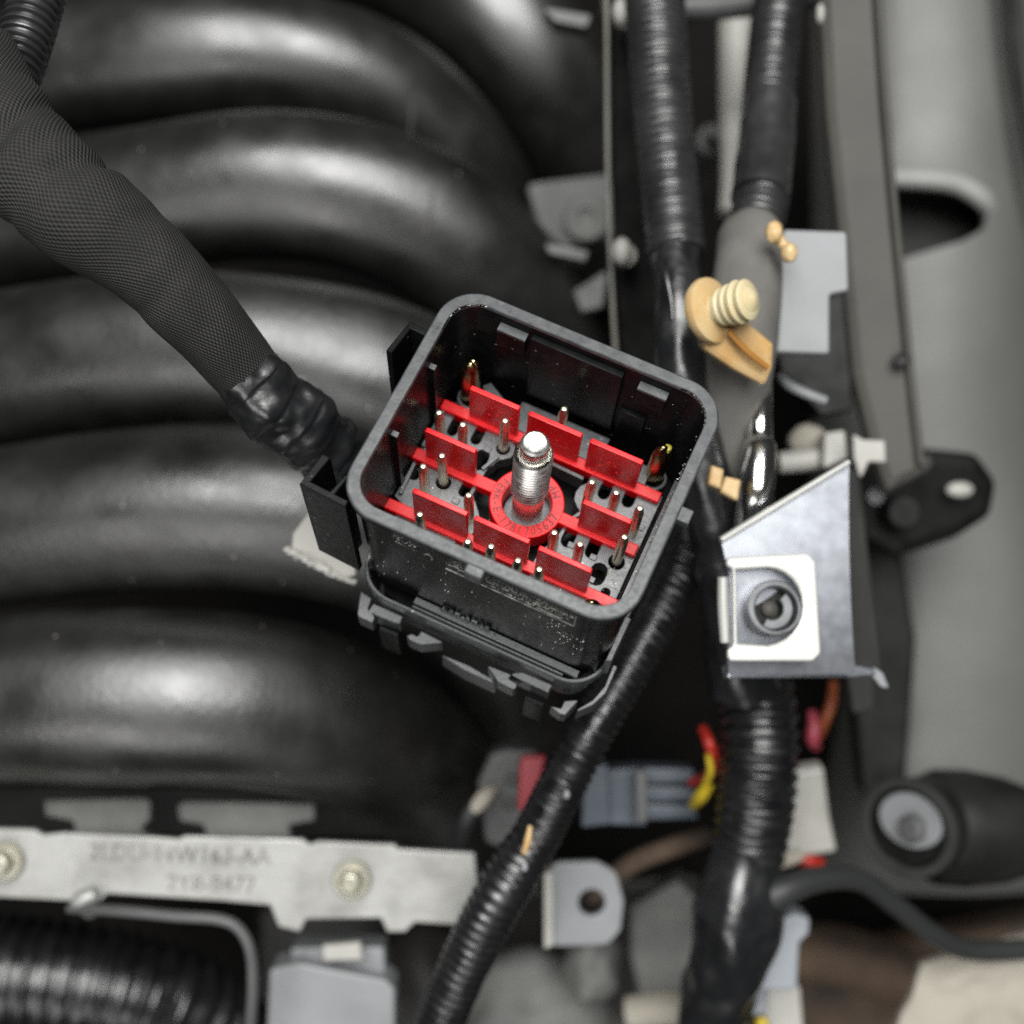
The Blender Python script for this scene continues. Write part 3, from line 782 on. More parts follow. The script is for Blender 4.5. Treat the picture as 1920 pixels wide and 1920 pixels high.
# moulding seams, thin beads on the runners
def lying(px, py, cpx, zc, r):
    c = P(px, cpx, zc); r *= K(zc); z = c.z
    for _ in range(12):
        y = (IMG / 2 - py) * (CAMZ - z) / FPX
        z = c.z + math.sqrt(max(0.0, r * r - (y - c.y) ** 2))
    return Vector(((px - IMG / 2) * (CAMZ - z) / FPX, y, z))
def seam(parent, pts, r, w=0.5):
    im.part('seam', tube([(*lying(a, b, cy, zc, r), w) for a, b, cy, zc in pts], step=2, segs=8), 'seam', parent)
seam(r1, [(742, 100, 195, -128.2), (764, 150, 208, -129), (772, 200, 214, -129.3), (768, 260, 210, -129)], 18.5)
seam(r2, [(775, 255, 408, -106.5), (800, 280, 428, -107), (810, 330, 432, -107.3), (808, 390, 432, -107.3), (798, 440, 425, -107)], 20)
seam(r4, [(120, 845, 975, -90), (210, 818, 963, -88.5), (320, 808, 956, -87.7), (420, 812, 955, -87.4)], 21.4)
seam(r5, [(150, 1162, 1307, -84), (280, 1160, 1306, -83.3), (420, 1172, 1312, -85)], 22.2)
# flange ledge under the lowest runner
im.part('mounting_flange', sheet([(-150, 1470), (870, 1480), (840, 1575), (-150, 1560)], -112, 14, r=2, bev=0.8), 'black_metal')
im.part('flange_stud', xf(lathe([(1.6, 0), (1.6, 5), (1.2, 6), (0.1, 6.2)], 14), TK(826, 1528, -110)), 'casting')
im.part('end_cover', sheet([(985, 345), (1145, 325), (1160, 440), (1060, 470), (1010, 430)], -125, 6, r=3, bev=1.0, normal=(0, -0.15, 1)), 'mid_grey')
for pl, z in (([(1015, 12), (1110, 28), (1100, 52), (1040, 40)], -105), ([(1020, 455), (1105, 470), (1098, 490), (1030, 475)], -105), ([(1075, 545), (1140, 505), (1130, 575), (1090, 585)], -112)):
    im.part('stiffening_rib', sheet(pl, z, 9, r=0.8, bev=0.4), 'mid_grey')
fb = Thing('flange_bolt', 'pale round-headed bolt on the manifold end flange', 'bolt', P(1095, 412, -125))
b_ = fb.part('head', xf(lathe([(6.4, 0), (6.5, 2.4), (5.8, 3.2), (3.2, 3.4), (3.0, 2.2), (0.1, 2.0)], 28), TK(1097, 410, -124.5) @ Matrix.Rotation(0.2, 4, 'X')), 'casting')

# ------------------------------------------------------------------ black side rail and what hangs on it
sr = Thing('side_rail', 'narrow upright black metal rail with a tan worn edge beside the manifold', 'rail', P(1170, 350, -110))
sr.part('web', sheet([(1140, -120), (1212, -120), (1222, 300), (1238, 720), (1172, 720), (1150, 480), (1144, 300)], -86, 3.0, bev=0.4, normal=(-0.5, 0, 1)), 'black_metal')
sr.part('worn_edge', ptube([(1137, -120, -84, 0.7), (1138, 100, -84, 0.7), (1140, 330, -84, 0.7), (1146, 520, -84, 0.7), (1158, 720, -84, 0.7)], step=4, segs=10), 'bar_edge')
for k, (x, y) in enumerate(((1166, 22), (1166, 472))):
    s_ = Thing('rail_stud', ('pale dome-headed stud at the top end of the black rail', 'pale dome-headed stud halfway down the black rail')[k], 'stud', P(x, y, -84), group='studs on the black rail')
    s_.part('dome', xf(ellipsoid((0, 0, 0), 2.57, 3.65, 3.2, 20, 12), TK(x, y, -80)), 'white_plastic')
    s_.part('collar', xf(lathe([(2.0, -5), (3.1, -2.6), (3.1, -1.4), (2.0, -0.8)], 18), TK(x + 6, y + 4, -80)), 'white_plastic')
# trunk conduit along the rail
tc_ = Thing('ribbed_conduit', 'thick black ribbed conduit running down beside the black rail', 'conduit', P(1255, 300, -95))
tc_.part('conduit', ptube([(1215, -160, -78, 7.4), (1228, 0, -76, 7.3), (1238, 160, -73, 7.2), (1252, 320, -69, 7.1), (1268, 478, -65, 7.0)], step=0.25, segs=36, rfun=ribs(2.6, 0.035)), 'conduit_grey')
tc_.part('tape_wrap', ptube([(1266, 468, -65, 6.0), (1272, 560, -62, 5.8), (1272, 660, -60, 5.6), (1285, 760, -60, 5.6), (1320, 880, -62, 6.0), (1345, 1000, -66, 6.6), (1372, 1130, -72, 7.5), (1395, 1290, -78, 8.8)], step=1.0, segs=32, rfun=lumpy(0.14, 0.13, 8)), 'tape')
tc_.part('tape_end', ptube([(1246, 488, -58, 0.8), (1250, 520, -56, 0.9), (1258, 560, -55.5, 0.8), (1262, 600, -55, 0.6)], step=0.5, segs=10), 'tape')
# second loom
lm = Thing('taped_loom', 'grey ribbed conduit widening into a cloth-taped trunk with amber clips', 'conduit', P(1410, 420, -100))
lm.part('conduit', ptube([(1490, -160, -84, 6.5), (1462, 0, -82, 6.4), (1444, 150, -80, 6.3), (1436, 280, -76, 6.6), (1428, 370, -72, 6.7), (1412, 450, -68, 6.3)], step=0.3, segs=30, rfun=ribs(1.7, 0.04)), 'conduit_grey')
lm.part('cuff', ptube([(1442, 190, -78, 6.7), (1436, 280, -75, 7.0), (1424, 372, -71, 7.2)], step=1, segs=30, rfun=lumpy(0.05, 0.2)), 'conduit_grey')
lm.part('tape_trunk', ptube([(1412, 440, -68, 6.0), (1409, 455, -66, 8.2), (1400, 540, -62, 8.2), (1392, 640, -61, 8.4), (1372, 760, -63, 8.2), (1350, 880, -68, 7.8), (1335, 1000, -76, 7.5)], step=1, segs=40, rfun=lumpy(0.07, 0.08, 2)), 'cloth_tape')
lm.part('tape_seam', ptube([(1338, 655, -53, 0.35), (1370, 690, -52.2, 0.35), (1420, 700, -53.5, 0.35)], step=1, segs=8), 'cloth_tape')
# pale pipe between the two looms
single('breather_pipe', 'pale grey straight pipe standing between the two conduits', 'pipe', ptube([(1380, -100, -120, 5.0), (1380, 60, -120, 5.0), (1378, 200, -118, 4.6), (1372, 320, -115, 3.2), (1362, 400, -112, 2.2)], step=3, segs=24), 'white_plastic')
single('cross_pipe', 'dark horizontal pipe crossing behind the conduits at the top', 'pipe', ptube([(1130, 8, -100, 3.6), (1300, 14, -100, 3.6), (1420, 4, -98, 3.6), (1560, -12, -98, 3.6)], step=3, segs=20), 'mid_grey')
single('relay_stub', 'small worn metal stub in the gap left of the pale pipe', 'stub', join(xf(lathe([(2.6, 0), (2.8, 4), (2.6, 8), (1.8, 9), (0.1, 9.2)], 20), TK(1336, 262, -130)), xf(lathe([(4.5, -30), (4.5, 0), (2.6, 0.4)], 20), TK(1336, 262, -130))), 'casting')

# amber push clips
def pushclip(name, label, disc, shank, z, rdisc, n):
    t = Thing(name, label, 'clip', P(*disc, z - 6), group='amber clips on the taped loom')
    a, b = P(*disc, z), P(*shank, z + 8)
    ax = (b - a).normalized(); q = ax.to_track_quat('Z', 'Y').to_matrix().to_4x4()
    ln = (b - a).length
    t.part('flange', xf(lathe([(rdisc * 0.5, -3.0), (rdisc * 0.95, -2.0), (rdisc * 1.03, -0.6), (rdisc * 1.0, 0.4), (rdisc * 0.8, 1.0), (rdisc * 0.3, 1.6)], 40), Matrix.Translation(a) @ q), 'tan')
    t.part('shank', xf(lathe([(3.3, 0.5), (3.3, ln * 0.75), (2.9, ln), (1.2, ln + 1.0), (0.1, ln + 1.2)], 24), Matrix.Translation(a) @ q), 'pale_tan')
    for k in range(n):
        zc = ln * (0.32 + 0.6 * k / max(1, n - 1)); rr = 4.9 - 0.35 * abs(k - n / 2)
        t.part('barb', xf(lathe([(2.6, zc - 1.3), (rr, zc - 0.55), (rr * 1.02, zc + 0.1), (rr * 0.9, zc + 0.5), (2.6, zc + 0.9)], 24), Matrix.Translation(a) @ q @ Matrix.Diagonal((1, 0.9, 1, 1))), 'pale_tan')
    return t
pc = pushclip('push_clip', 'large amber push clip with ribbed cream shank on the taped trunk', (1334, 582), (1408, 560), -44, PS(62, -44), 4)
blk = pc.part('clip_base', sheet([(1314, 628), (1340, 612), (1396, 598), (1452, 646), (1450, 690), (1436, 726), (1376, 694), (1322, 658)], -46, 6.5, r=1.2, bev=1.3, normal=(0.1, -0.25, 1)), 'tan')
pc.part('base_slot', ptube([(1366, 622, -42.6, 0.75), (1400, 658, -43.6, 0.8), (1440, 690, -45.2, 0.7)], step=1, segs=8), 'orange', blk)
c2 = Thing('push_clip', 'small double-knobbed amber clip beside the grey module', 'clip', P(1465, 455, -60), group='amber clips on the taped loom')
c2.part('knob', pell(1452, 436, -56, 2.0, 2.6, 2.0, 16, 10, 0.2), 'tan')
c2.part('knob', pell(1480, 474, -56, 1.9, 2.4, 2.0, 16, 10, 0.2, 4), 'tan')
c2.part('neck', ptube([(1448, 430, -57, 1.5), (1466, 456, -57, 1.3), (1484, 478, -57, 1.4)], step=0.5, segs=12), 'tan')
c3 = Thing('push_clip', 'small amber block clip below the polished tube and the connector corner', 'clip', P(1360, 905, -60), group='amber clips on the taped loom')
c3.part('block', sheet([(1334, 872), (1358, 880), (1352, 918), (1328, 908)], -48, 5, r=0.5, bev=0.6), 'tan')
c3.part('block', sheet([(1360, 893), (1390, 900), (1384, 940), (1350, 922)], -50, 5, r=0.5, bev=0.6), 'tan')

# pale grey module and its lever
md = Thing('grey_module', 'pale grey flat plastic module clipped behind the amber clip', 'module', P(1520, 545, -80))
md.part('lid', sheet([(1470, 430), (1588, 434), (1592, 545), (1556, 552), (1556, 664), (1446, 660), (1452, 560)], -62, 8, r=1.2, bev=0.6), 'grey_plastic')
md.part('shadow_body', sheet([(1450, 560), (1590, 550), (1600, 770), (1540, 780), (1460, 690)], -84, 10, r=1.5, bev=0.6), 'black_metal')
single('bent_lever', 'thin bent grey lever under the pale module', 'lever', ptube([(1464, 705, -72, 1.2), (1480, 722, -70, 1.3), (1516, 740, -69, 1.3), (1548, 752, -69, 1.2)], step=1, segs=12), 'grey_plastic')

# ------------------------------------------------------------------ grey upright bar
br = Thing('support_bar', 'grey-brown upright steel bar between the looms and the body panel', 'bar', P(1620, 450, -110))
br.part('bar_face', sheet([(1528, -140), (1648, -140), (1668, 200), (1690, 440), (1716, 700), (1736, 890), (1660, 930), (1626, 820), (1596, 700), (1570, 440), (1545, 200)], -82, 9, r=1.5, bev=3.2, normal=(-0.10, 0, 1)), 'bar')
br.part('edge_flange', ptube([(1640, -140, -81, 1.0), (1654, 100, -81, 1.0), (1672, 330, -81, 1.0), (1694, 560, -81, 1.0), (1712, 740, -81, 1.0), (1727, 870, -81, 1.0)], step=4, segs=12), 'bar')
br.part('foot', xf(lathe([(4.6, -14), (4.8, 0), (4.0, 1.2), (0.1, 1.3)], 24), TK(1694, 960, -95)), 'rubber')
br.part('rivet_hole', xf(lathe([(2.1, -1), (2.1, 0.1), (1.6, 0.3), (1.4, -0.2), (0.1, -0.3)], 18), TK(1690, 674, -79.6)), 'dark_casting')
single('chrome_bolt_end', 'tiny shiny bolt end at the top of the grey bar', 'bolt', pell(1538, 26, -78, 1.1, 2.6, 1.6, 14, 8), 'white_plastic')

# ------------------------------------------------------------------ right body panel
bp = Thing('body_panel', 'large plain grey body panel along the side of the bay', 'panel', P(1800, 800, -180))
def panel_solid():
    prof = [(1585, -34), (1600, -22), (1625, -10), (1660, -3.5), (1700, -1), (1760, 0.6), (1800, 1.0), (1840, 0.4), (1872, -0.8), (1900, -3), (1930, -6), (1970, -12), (2020, -22), (2040, -36)]
    rows = []
    for py in (-300, -150, 0, 200, 350, 500, 700, 900, 1050, 1200, 1350, 1500, 1600, 1660, 1700):
        sh = 0 if py < 900 else (py - 900) * 0.09                      # the outer side widens towards the bottom
        lf = 0 if py < 1000 else (60 if py < 1400 else 60 - (py - 1400) * 0.25)
        dz = 0 if py < 1600 else -((py - 1600) / 100) ** 2 * 14
        top = []
        for i, (px, z) in enumerate(prof):
            t = i / (len(prof) - 1)
            X = px + sh * 2.5 * t * t + lf * (1 - t) ** 1.5 + (12 * (py / 500 - 1) if (t > 0.7 and py < 500) else 0) + (px - 1750) * 0.03
            w = P(X, py, -128)
            top.append((w.x, w.y, w.z + z * 1.25 + dz))
        rows.append(top + [(x, y, z - 4) for x, y, z in reversed(top)])
    return loft(rows, True, True)
m_ = basis((0, 0, 1), P(1760, 420, -128))
bp.part('seal_strip', ptube([(1872, -300, -123, 1.9), (1890, -60, -123, 1.9), (1902, 90, -123.5, 1.9), (1914, 190, -124, 1.7), (1930, 290, -125, 1.5), (1950, 400, -127, 1.2)], step=3, segs=16), 'rubber')
cut = xf(slab([onplane(*p, m_) for p in fillet([(1640, 345), (1790, 352), (1850, 392), (1846, 430), (1800, 454), (1640, 500)], 26, 6)], (), -60, 40), m_)
bp.part('panel_sheet', carve(panel_solid(), cut), 'panel', angle=30)
bp.part('pocket_lip', ptube([(1650, 334, -129, 2.6), (1740, 337, -127.5, 2.9), (1796, 346, -127.5, 2.9), (1842, 374, -128, 2.8), (1860, 412, -131, 1.5)], step=1.5, segs=18), 'lip')
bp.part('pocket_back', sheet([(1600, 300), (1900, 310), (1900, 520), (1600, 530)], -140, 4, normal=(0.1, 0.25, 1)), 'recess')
lg = Thing('black_lug', 'black rounded bracket with a pale slot at the foot of the grey bar', 'bracket', P(1760, 930, -130))
lg.part('lug_plate', sheet(fillet([(1590, 850), (1700, 880), (1735, 842), (1840, 852), (1878, 905), (1866, 970), (1800, 1012), (1690, 1050), (1620, 1010)], 34, 8), -100, 18, r=0, bev=4.5, normal=(0.05, -0.1, 1)), 'black_metal')
lg.part('pale_slot', pell(1800, 918, -96.5, 3.6, 2.1, 1.4, 20, 8), 'white_plastic')
lg.part('washer', xf(lathe([(2.0, 0), (2.2, 1.2), (1.0, 1.4)], 16), TK(1640, 930, -94)), 'grey_plastic')
lg.part('skirt', sheet([(1610, 1000), (1690, 1010), (1720, 1200), (1700, 1470), (1620, 1500), (1600, 1250)], -120, 12, r=4, bev=2), 'rubber')
bs = Thing('bump_stop', 'black rubber bump stop with a grey washer on its end', 'bump stop', P(1800, 1545, -140))
ax0, ax1 = P(1722, 1548, -104), P(1960, 1560, -104)
dq = (ax1 - ax0).normalized().to_track_quat('Z', 'Y').to_matrix().to_4x4()
R_ = PS(108, -104)
bs.part('rubber_body', xf(lathe([(R_ * 0.6, 0), (R_ * 0.86, 1.0), (R_ * 0.98, 5), (R_, 14), (R_ * 0.9, 26), (R_ * 0.7, 36)], 48), Matrix.Translation(ax0) @ dq @ Matrix.Rotation(0, 4, 'Z')), 'rubber')
nrm = Vector((-0.75, 0.05, 0.65)).normalized(); wq = nrm.to_track_quat('Z', 'Y').to_matrix().to_4x4()
wc = P(1700, 1552, -92)
bs.part('washer', xf(slab(circle(0, 0, PS(92, -92), 40, PS(100, -92)), [circle(0, 0, PS(74, -92), 32, PS(82, -92))], -2.5, 0.6, 0.6), Matrix.Translation(wc) @ wq), 'recess')
bs.part('washer_face', xf(slab(circle(-2, 0, PS(52, -90), 40, PS(68, -90)), (), -3.5, -1.2, 0.6), Matrix.Translation(wc) @ wq), 'grey_plastic')
bs.part('cup', xf(lathe([(PS(90, -92), -10), (PS(90, -92), -0.6), (PS(76, -92), -0.4), (PS(74, -92), -4), (0.1, -4.2)], 40), Matrix.Translation(wc) @ wq), 'rubber')
bs.part('bolt_head', xf(lathe([(PS(34, -88), 1), (PS(36, -88), 6), (PS(28, -88), 8), (0.1, 8.4)], 6), Matrix.Translation(wc - nrm * 3.4 + Vector((2.5, 0, 0))) @ wq @ Matrix.Scale(0.85, 4)), 'mid_grey', bevel=0.6)

# ------------------------------------------------------------------ galvanised bracket, spring nut, tube
gb = Thing('galvanised_bracket', 'shiny blue-grey bent steel bracket with a slanted top edge', 'bracket', P(1500, 1100, -90))
def bent_face():
    """The bracket's face: a sheet that leans to one side and curls under towards its foot."""
    nu, nv = 16, 24
    top, bot = [], []
    for j in range(nv + 1):
        v = j / nv
        for i in range(nu + 1):
            u = i / nu
            l = Vector((1352 + 14 * min(1, v * 4), 1012 + 252 * v)); r = Vector((1592 + (-8 + 20 * v) * v, 866 + 398 * v))
            p = l.lerp(r, u)
            x, y = (p.x - 1450) * 0.124, (1050 - p.y) * 0.124           # mm from the middle of the bend
            z = -52 - 0.205 * x - 0.12 * y - (0.0042 * (min(y, 6) - 6) ** 2)
            k = (CAMZ - z) / FPX
            top.append(Vector(((p.x - 960) * k, (960 - p.y) * k, z)))
    bot = [q - Vector((0.3, 0.1, 1.6)) for q in top]
    V = top + bot; n = len(top); F = []
    for j in range(nv):
        for i in range(nu):
            q = j * (nu + 1) + i
            f = (q, q + nu + 1, q + nu + 2, q + 1)
            F += [f, tuple(reversed([w + n for w in f]))]
    ed = list(range(nu + 1)) + [(j + 1) * (nu + 1) - 1 for j in range(1, nv + 1)] + [nv * (nu + 1) + i for i in range(nu - 1, -1, -1)] + [j * (nu + 1) for j in range(nv - 1, 0, -1)]
    for s, t in zip(ed, ed[1:] + ed[:1]): F.append((s, t, t + n, s + n))
    return V, F
gb.part('face', bent_face(), 'bracket', angle=30)
gb.part('top_edge', ptube([(1352, 1013, -49.8, 0.8), (1432, 964, -52.4, 0.8), (1512, 915, -54.6, 0.7), (1592, 866, -55.7, 0.6)], step=2, segs=12), 'clipnut')
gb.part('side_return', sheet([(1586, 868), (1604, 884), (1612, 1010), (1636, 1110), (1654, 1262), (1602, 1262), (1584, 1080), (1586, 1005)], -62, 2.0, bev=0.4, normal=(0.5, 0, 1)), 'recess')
gb.part('bottom_lip', sheet([(1362, 1248), (1610, 1248), (1640, 1254), (1644, 1266), (1604, 1270), (1366, 1272)], -57, 3.0, r=0.4, bev=0.4, normal=(0.3, 0.1, 1)), 'bracket')
gb.part('corner_tang', sheet([(1638, 1250), (1656, 1262), (1668, 1292), (1652, 1288), (1636, 1268)], -62, 2.0, r=0.4, bev=0.4), 'grey_plastic')
sn = Thing('spring_nut', 'white-plated spring nut clipped over the galvanised bracket', 'nut', P(1450, 1140, -60))
fr_m = dict(normal=(0.10, 0.16, 1), at=(1450, 1130))
dcut = [(1380, 1068), (1440, 1064)] + [(1440 + 66 * math.sin(math.radians(a)), 1136 - 72 * math.cos(math.radians(a))) for a in range(15, 180, 15)] + [(1440, 1210), (1384, 1206)]
sn.part('clip_plate', sheet([(1364, 1044), (1515, 1036), (1530, 1052), (1540, 1225), (1525, 1240), (1366, 1240), (1364, 1218), (1376, 1210), (1374, 1066), (1362, 1060)], -46.0, 1.5, holes=[dcut], r=1.6, bev=0.5, **fr_m), 'clipnut')
sn.part('fold', ptube([(1355, 1082, -48, 1.2), (1356, 1140, -48, 1.3), (1360, 1204, -48, 1.2)], step=0.6, segs=14), 'clipnut')
mN = basis((0.10, 0.16, 1), P(1450, 1140, -47.4))
sn.part('nut_barrel', xf(slab(circle(0, 0, PS(52, -48), 36), [circle(PS(4, -48), PS(-2, -48), PS(41, -48), 28)], -4, 1.2, 0.5), mN), 'dull_steel')
sn.part('bore', xf(lathe([(PS(44, -48), -7), (PS(44, -48), -3.8), (0.1, -3.9)], 28), mN), 'black_metal')
sn.part('thread_tab', xf(slab([(PS(40, -48) * math.cos(a), PS(40, -48) * math.sin(a)) for a in [math.radians(k) for k in range(-120, 46, 15)]] + [(PS(22, -48) * math.cos(a), PS(22, -48) * math.sin(a)) for a in [math.radians(k) for k in range(45, -121, -15)]], (), -2.5, -0.6, 0.3), mN), 'dull_steel')
sn.part('screw_end', xf(lathe([(PS(15, -52), -6), (PS(15, -52), -2.6), (PS(10, -52), -2.0), (0.1, -1.8)], 18), mN), 'bar')
pt = Thing('polished_tube', 'short polished metal tube with a dark joint above the bracket', 'tube', P(1425, 850, -80))
pt.part('tube_section', ptube([(1432, 690, -66, 2.0), (1430, 730, -62, 2.2), (1424, 790, -60, 3.0), (1424, 828, -60, 3.1)], step=0.8, segs=28), 'chrome')
pt.part('tube_section', ptube([(1424, 834, -60, 3.6), (1424, 850, -59, 4.0), (1418, 920, -58, 4.3), (1410, 990, -60, 4.3)], step=0.8, segs=28), 'chrome')
pt.part('joint', ptube([(1424, 822, -60, 2.4), (1424, 840, -60, 2.4)], step=0.8, segs=20), 'rubber')
single('cream_plug', 'round cream rubber plug behind the bracket tip', 'plug', pell(1515, 828, -88, 5.2, 4.6, 4, 20, 12, 0.12), 'canvas')
single('white_sleeve', 'short off-white sleeve lying beside the polished tube', 'sleeve', ptube([(1460, 868, -84, 2.8), (1500, 864, -84, 2.9), (1545, 858, -84, 2.8)], step=1, segs=18), 'white_plastic')
single('white_spacer', 'pale upright spacer under the foot of the grey bar', 'spacer', sheet([(1546, 812), (1585, 806), (1590, 860), (1544, 880)], -80, 8, r=1.0, bev=0.8), 'white_plastic')
single('white_tab', 'small white plastic tab overlapping the lower end of the grey bar', 'tab', sheet([(1600, 812), (1618, 824), (1660, 826), (1662, 868), (1630, 866), (1614, 900), (1602, 860)], -74, 3, r=0.6, bev=0.6), 'white_plastic')
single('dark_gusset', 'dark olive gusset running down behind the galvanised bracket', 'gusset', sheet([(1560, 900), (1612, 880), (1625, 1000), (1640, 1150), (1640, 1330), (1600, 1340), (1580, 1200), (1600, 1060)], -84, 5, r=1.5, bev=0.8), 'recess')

# ------------------------------------------------------------------ lower looms
dl = Thing('diagonal_conduit', 'black ribbed conduit crossing diagonally under the connector to the bottom edge', 'conduit', P(1100, 1400, -110))
dl.part('conduit', ptube([(1318, 930, -82, 5.2), (1290, 1020, -78, 5.3), (1250, 1120, -72, 5.4), (1185, 1240, -68, 5.4), (1120, 1350, -66, 5.5), (1060, 1460, -66, 5.6), (1010, 1560, -68, 5.7)], step=0.22, segs=34, rfun=ribs(2.35, 0.06)), 'conduit')
dl.part('tape_wrap', ptube([(1012, 1555, -68, 6.0), (970, 1625, -68, 6.6), (930, 1690, -68, 6.6), (880, 1790, -70, 6.4), (840, 1880, -72, 6.2), (800, 1990, -75, 6.2)], step=0.3, segs=34, rfun=lambda s, th, r: r * (0.97 + 0.035 * math.sin(s * 2.4) + 0.05 * noise.noise(Vector((math.cos(th), math.sin(th), s * 0.15))))), 'conduit')
dl.part('paint_mark', ptube([(994, 1548, -62.5, 0.5), (990, 1575, -62.3, 0.9), (982, 1600, -62.6, 0.6)], step=0.5, segs=10), 'tan')
for x, y in ((984, 1626), (1063, 1490)):
    dl.part('solder_drop', pell(x, y, -61.5, 0.8, 1.1, 0.7, 12, 8, 0.2), 'grey_plastic')
bl = Thing('large_conduit', 'fat black ribbed conduit below the galvanised bracket', 'conduit', P(1410, 1470, -110))
bl.part('conduit', ptube([(1396, 1250, -84, 9.0), (1416, 1300, -82, 9.2), (1424, 1380, -80, 9.4), (1420, 1480, -80, 9.4), (1410, 1560, -81, 9.0), (1396, 1640, -82, 8.4)], step=0.3, segs=40, rfun=ribs(3.7, 0.06)), 'conduit')
bl.part('tape_wrap', ptube([(1400, 1600, -82, 8.4), (1386, 1650, -80, 9.6), (1384, 1710, -80, 11), (1370, 1790, -82, 10), (1340, 1880, -88, 9), (1320, 1990, -92, 9)], step=0.9, segs=36, rfun=lumpy(0.2, 0.09, 6)), 'tape')
bl.part('cable_branch', ptube([(1400, 1700, -80, 6.0), (1460, 1674, -78, 4.2), (1530, 1650, -80, 3.2), (1610, 1650, -84, 2.9), (1680, 1698, -88, 2.8), (1750, 1752, -92, 2.8), (1830, 1782, -96, 2.8), (1990, 1775, -100, 2.8)], step=1.2, segs=22), 'cable')

# connectors in the lower middle
cn = Thing('sensor_connector', 'blue-grey two-part plug with red and yellow wires', 'connector', P(1200, 1490, -120))
cn.part('collar', sheet([(1095, 1440), (1140, 1434), (1146, 1546), (1090, 1552)], -92, 10, r=0.8, bev=0.7), 'blue_grey')
cn.part('plug_body', sheet([(1138, 1444), (1206, 1440), (1212, 1548), (1140, 1546)], -95, 10, r=0.6, bev=0.6), 'blue_grey')
for k in range(3):
    y = 1448 + k * 34
    cn.part('plug_rib', sheet([(1204, y - 8), (1300, y - 6), (1312, y + 20), (1206, y + 22)], -94 - k * 0.8, 10, r=0.8, bev=0.9), 'blue_grey')
cn.part('latch', sheet([(1192, 1446), (1212, 1444), (1214, 1540), (1194, 1542)], -90, 3, r=0.5, bev=0.5), 'mid_grey')
cn.part('wire', ptube([(1298, 1466, -92, 1.3), (1326, 1456, -88, 1.5), (1338, 1430, -84, 1.6), (1330, 1394, -82, 1.5), (1318, 1366, -84, 1.3)], step=0.7, segs=14), 'wire_red', label='red wire')
cn.part('wire', ptube([(1322, 1470, -84, 0.9), (1332, 1446, -81.6, 1.0), (1328, 1416, -80.5, 0.8)], step=0.7, segs=12), 'wire_yellow', label='thin yellow wire')
cn.part('wire', ptube([(1300, 1508, -90, 1.4), (1314, 1492, -86, 1.9), (1328, 1474, -84, 1.4)], step=0.7, segs=14), 'wire_yellow', label='short thick yellow wire')
gc = Thing('injector_connector', 'mid-grey plug with a red locking clip beside the diagonal conduit', 'connector', P(950, 1480, -120))
gc.part('plug_body', sheet([(895, 1470), (920, 1415), (950, 1405), (1010, 1408), (1000, 1560), (960, 1600), (910, 1580), (900, 1520)], -95, 14, r=2, bev=1.2), 'mid_grey')
gc.part('lock_clip', sheet([(975, 1428), (980, 1418), (1024, 1416), (1012, 1470), (984, 1520), (970, 1518)], -88, 5, r=0.6, bev=0.7, normal=(0, 0.1, 1)), 'red_clip', label='red locking clip')
for x, y in ((958, 1462), (955, 1508)):
    gc.part('port', xf(lathe([(1.6, -2), (1.6, 0.3), (1.2, 0.4), (1.2, -0.6), (0.1, -0.7)], 14), TK(x, y, -94.8)), 'black_metal')
gc.part('wire', ptube([(930, 1478, -92, 1.4), (912, 1490, -89, 2.0), (897, 1508, -88, 2.0), (888, 1520, -88, 1.4)], step=0.7, segs=14), 'canvas', label='cream wire end')
gc.part('wire', ptube([(900, 1500, -91, 2.0), (880, 1528, -90, 2.3), (868, 1560, -91, 2.3), (862, 1600, -94, 2.3)], step=1, segs=14), 'cable', label='grey wire')
wc_ = Thing('white_clip', 'off-white flared plastic clip beside the fat conduit', 'clip', P(1520, 1550, -120))
wc_.part('clip_body', sheet([(1490, 1448), (1545, 1440), (1556, 1530), (1570, 1598), (1490, 1610), (1446, 1632), (1444, 1612), (1462, 1590), (1478, 1520)], -96, 7, r=1.2, bev=1.2, normal=(0, -0.2, 1)), 'white_plastic')
wc_.part('foot', ptube([(1448, 1620, -92, 1.8), (1475, 1612, -91, 2.0), (1500, 1604, -92, 1.6)], step=1, segs=12), 'canvas')
single('orange_wire', 'thin orange wire hanging behind the foot of the galvanised bracket', 'wire', ptube([(1562, 1280, -100, 1.2), (1558, 1320, -98, 1.5), (1546, 1352, -98, 1.5), (1536, 1380, -100, 1.3)], step=1, segs=12), 'wire_orange')
single('pink_wire', 'short pinkish wire end touching the orange wire', 'wire', ptube([(1522, 1335, -97, 1.3), (1526, 1360, -96, 1.8), (1524, 1385, -96, 2.0), (1530, 1400, -98, 1.4)], step=1, segs=12), 'wire_pink')
single('red_wire_stub', 'tiny red wire end under the off-white clip', 'wire', ptube([(1490, 1612, -98, 1.2), (1515, 1614, -97, 1.6), (1540, 1616, -98, 1.2)], step=1, segs=12), 'wire_red')
lb = Thing('light_blue_plug', 'pale blue-grey plug hanging from the taped branch', 'connector', P(1440, 1790, -120))
lb.part('plug_body', sheet([(1395, 1762), (1490, 1712), (1520, 1722), (1518, 1752), (1500, 1770), (1496, 1860), (1398, 1858)], -88, 10, r=1.5, bev=1.2), 'light_blue')
lb.part('side_key', sheet([(1358, 1802), (1398, 1780), (1398, 1858), (1366, 1852)], -91, 7, r=0.8, bev=0.7), 'light_blue')
lb.part('stem', sheet([(1406, 1856), (1440, 1856), (1440, 1905), (1408, 1905)], -93, 6, r=0.8, bev=0.7), 'light_blue')
lb.part('backing', sheet([(1440, 1850), (1500, 1850), (1512, 2000), (1420, 2000)], -100, 4, r=0.8, bev=0.6), 'white_plastic')
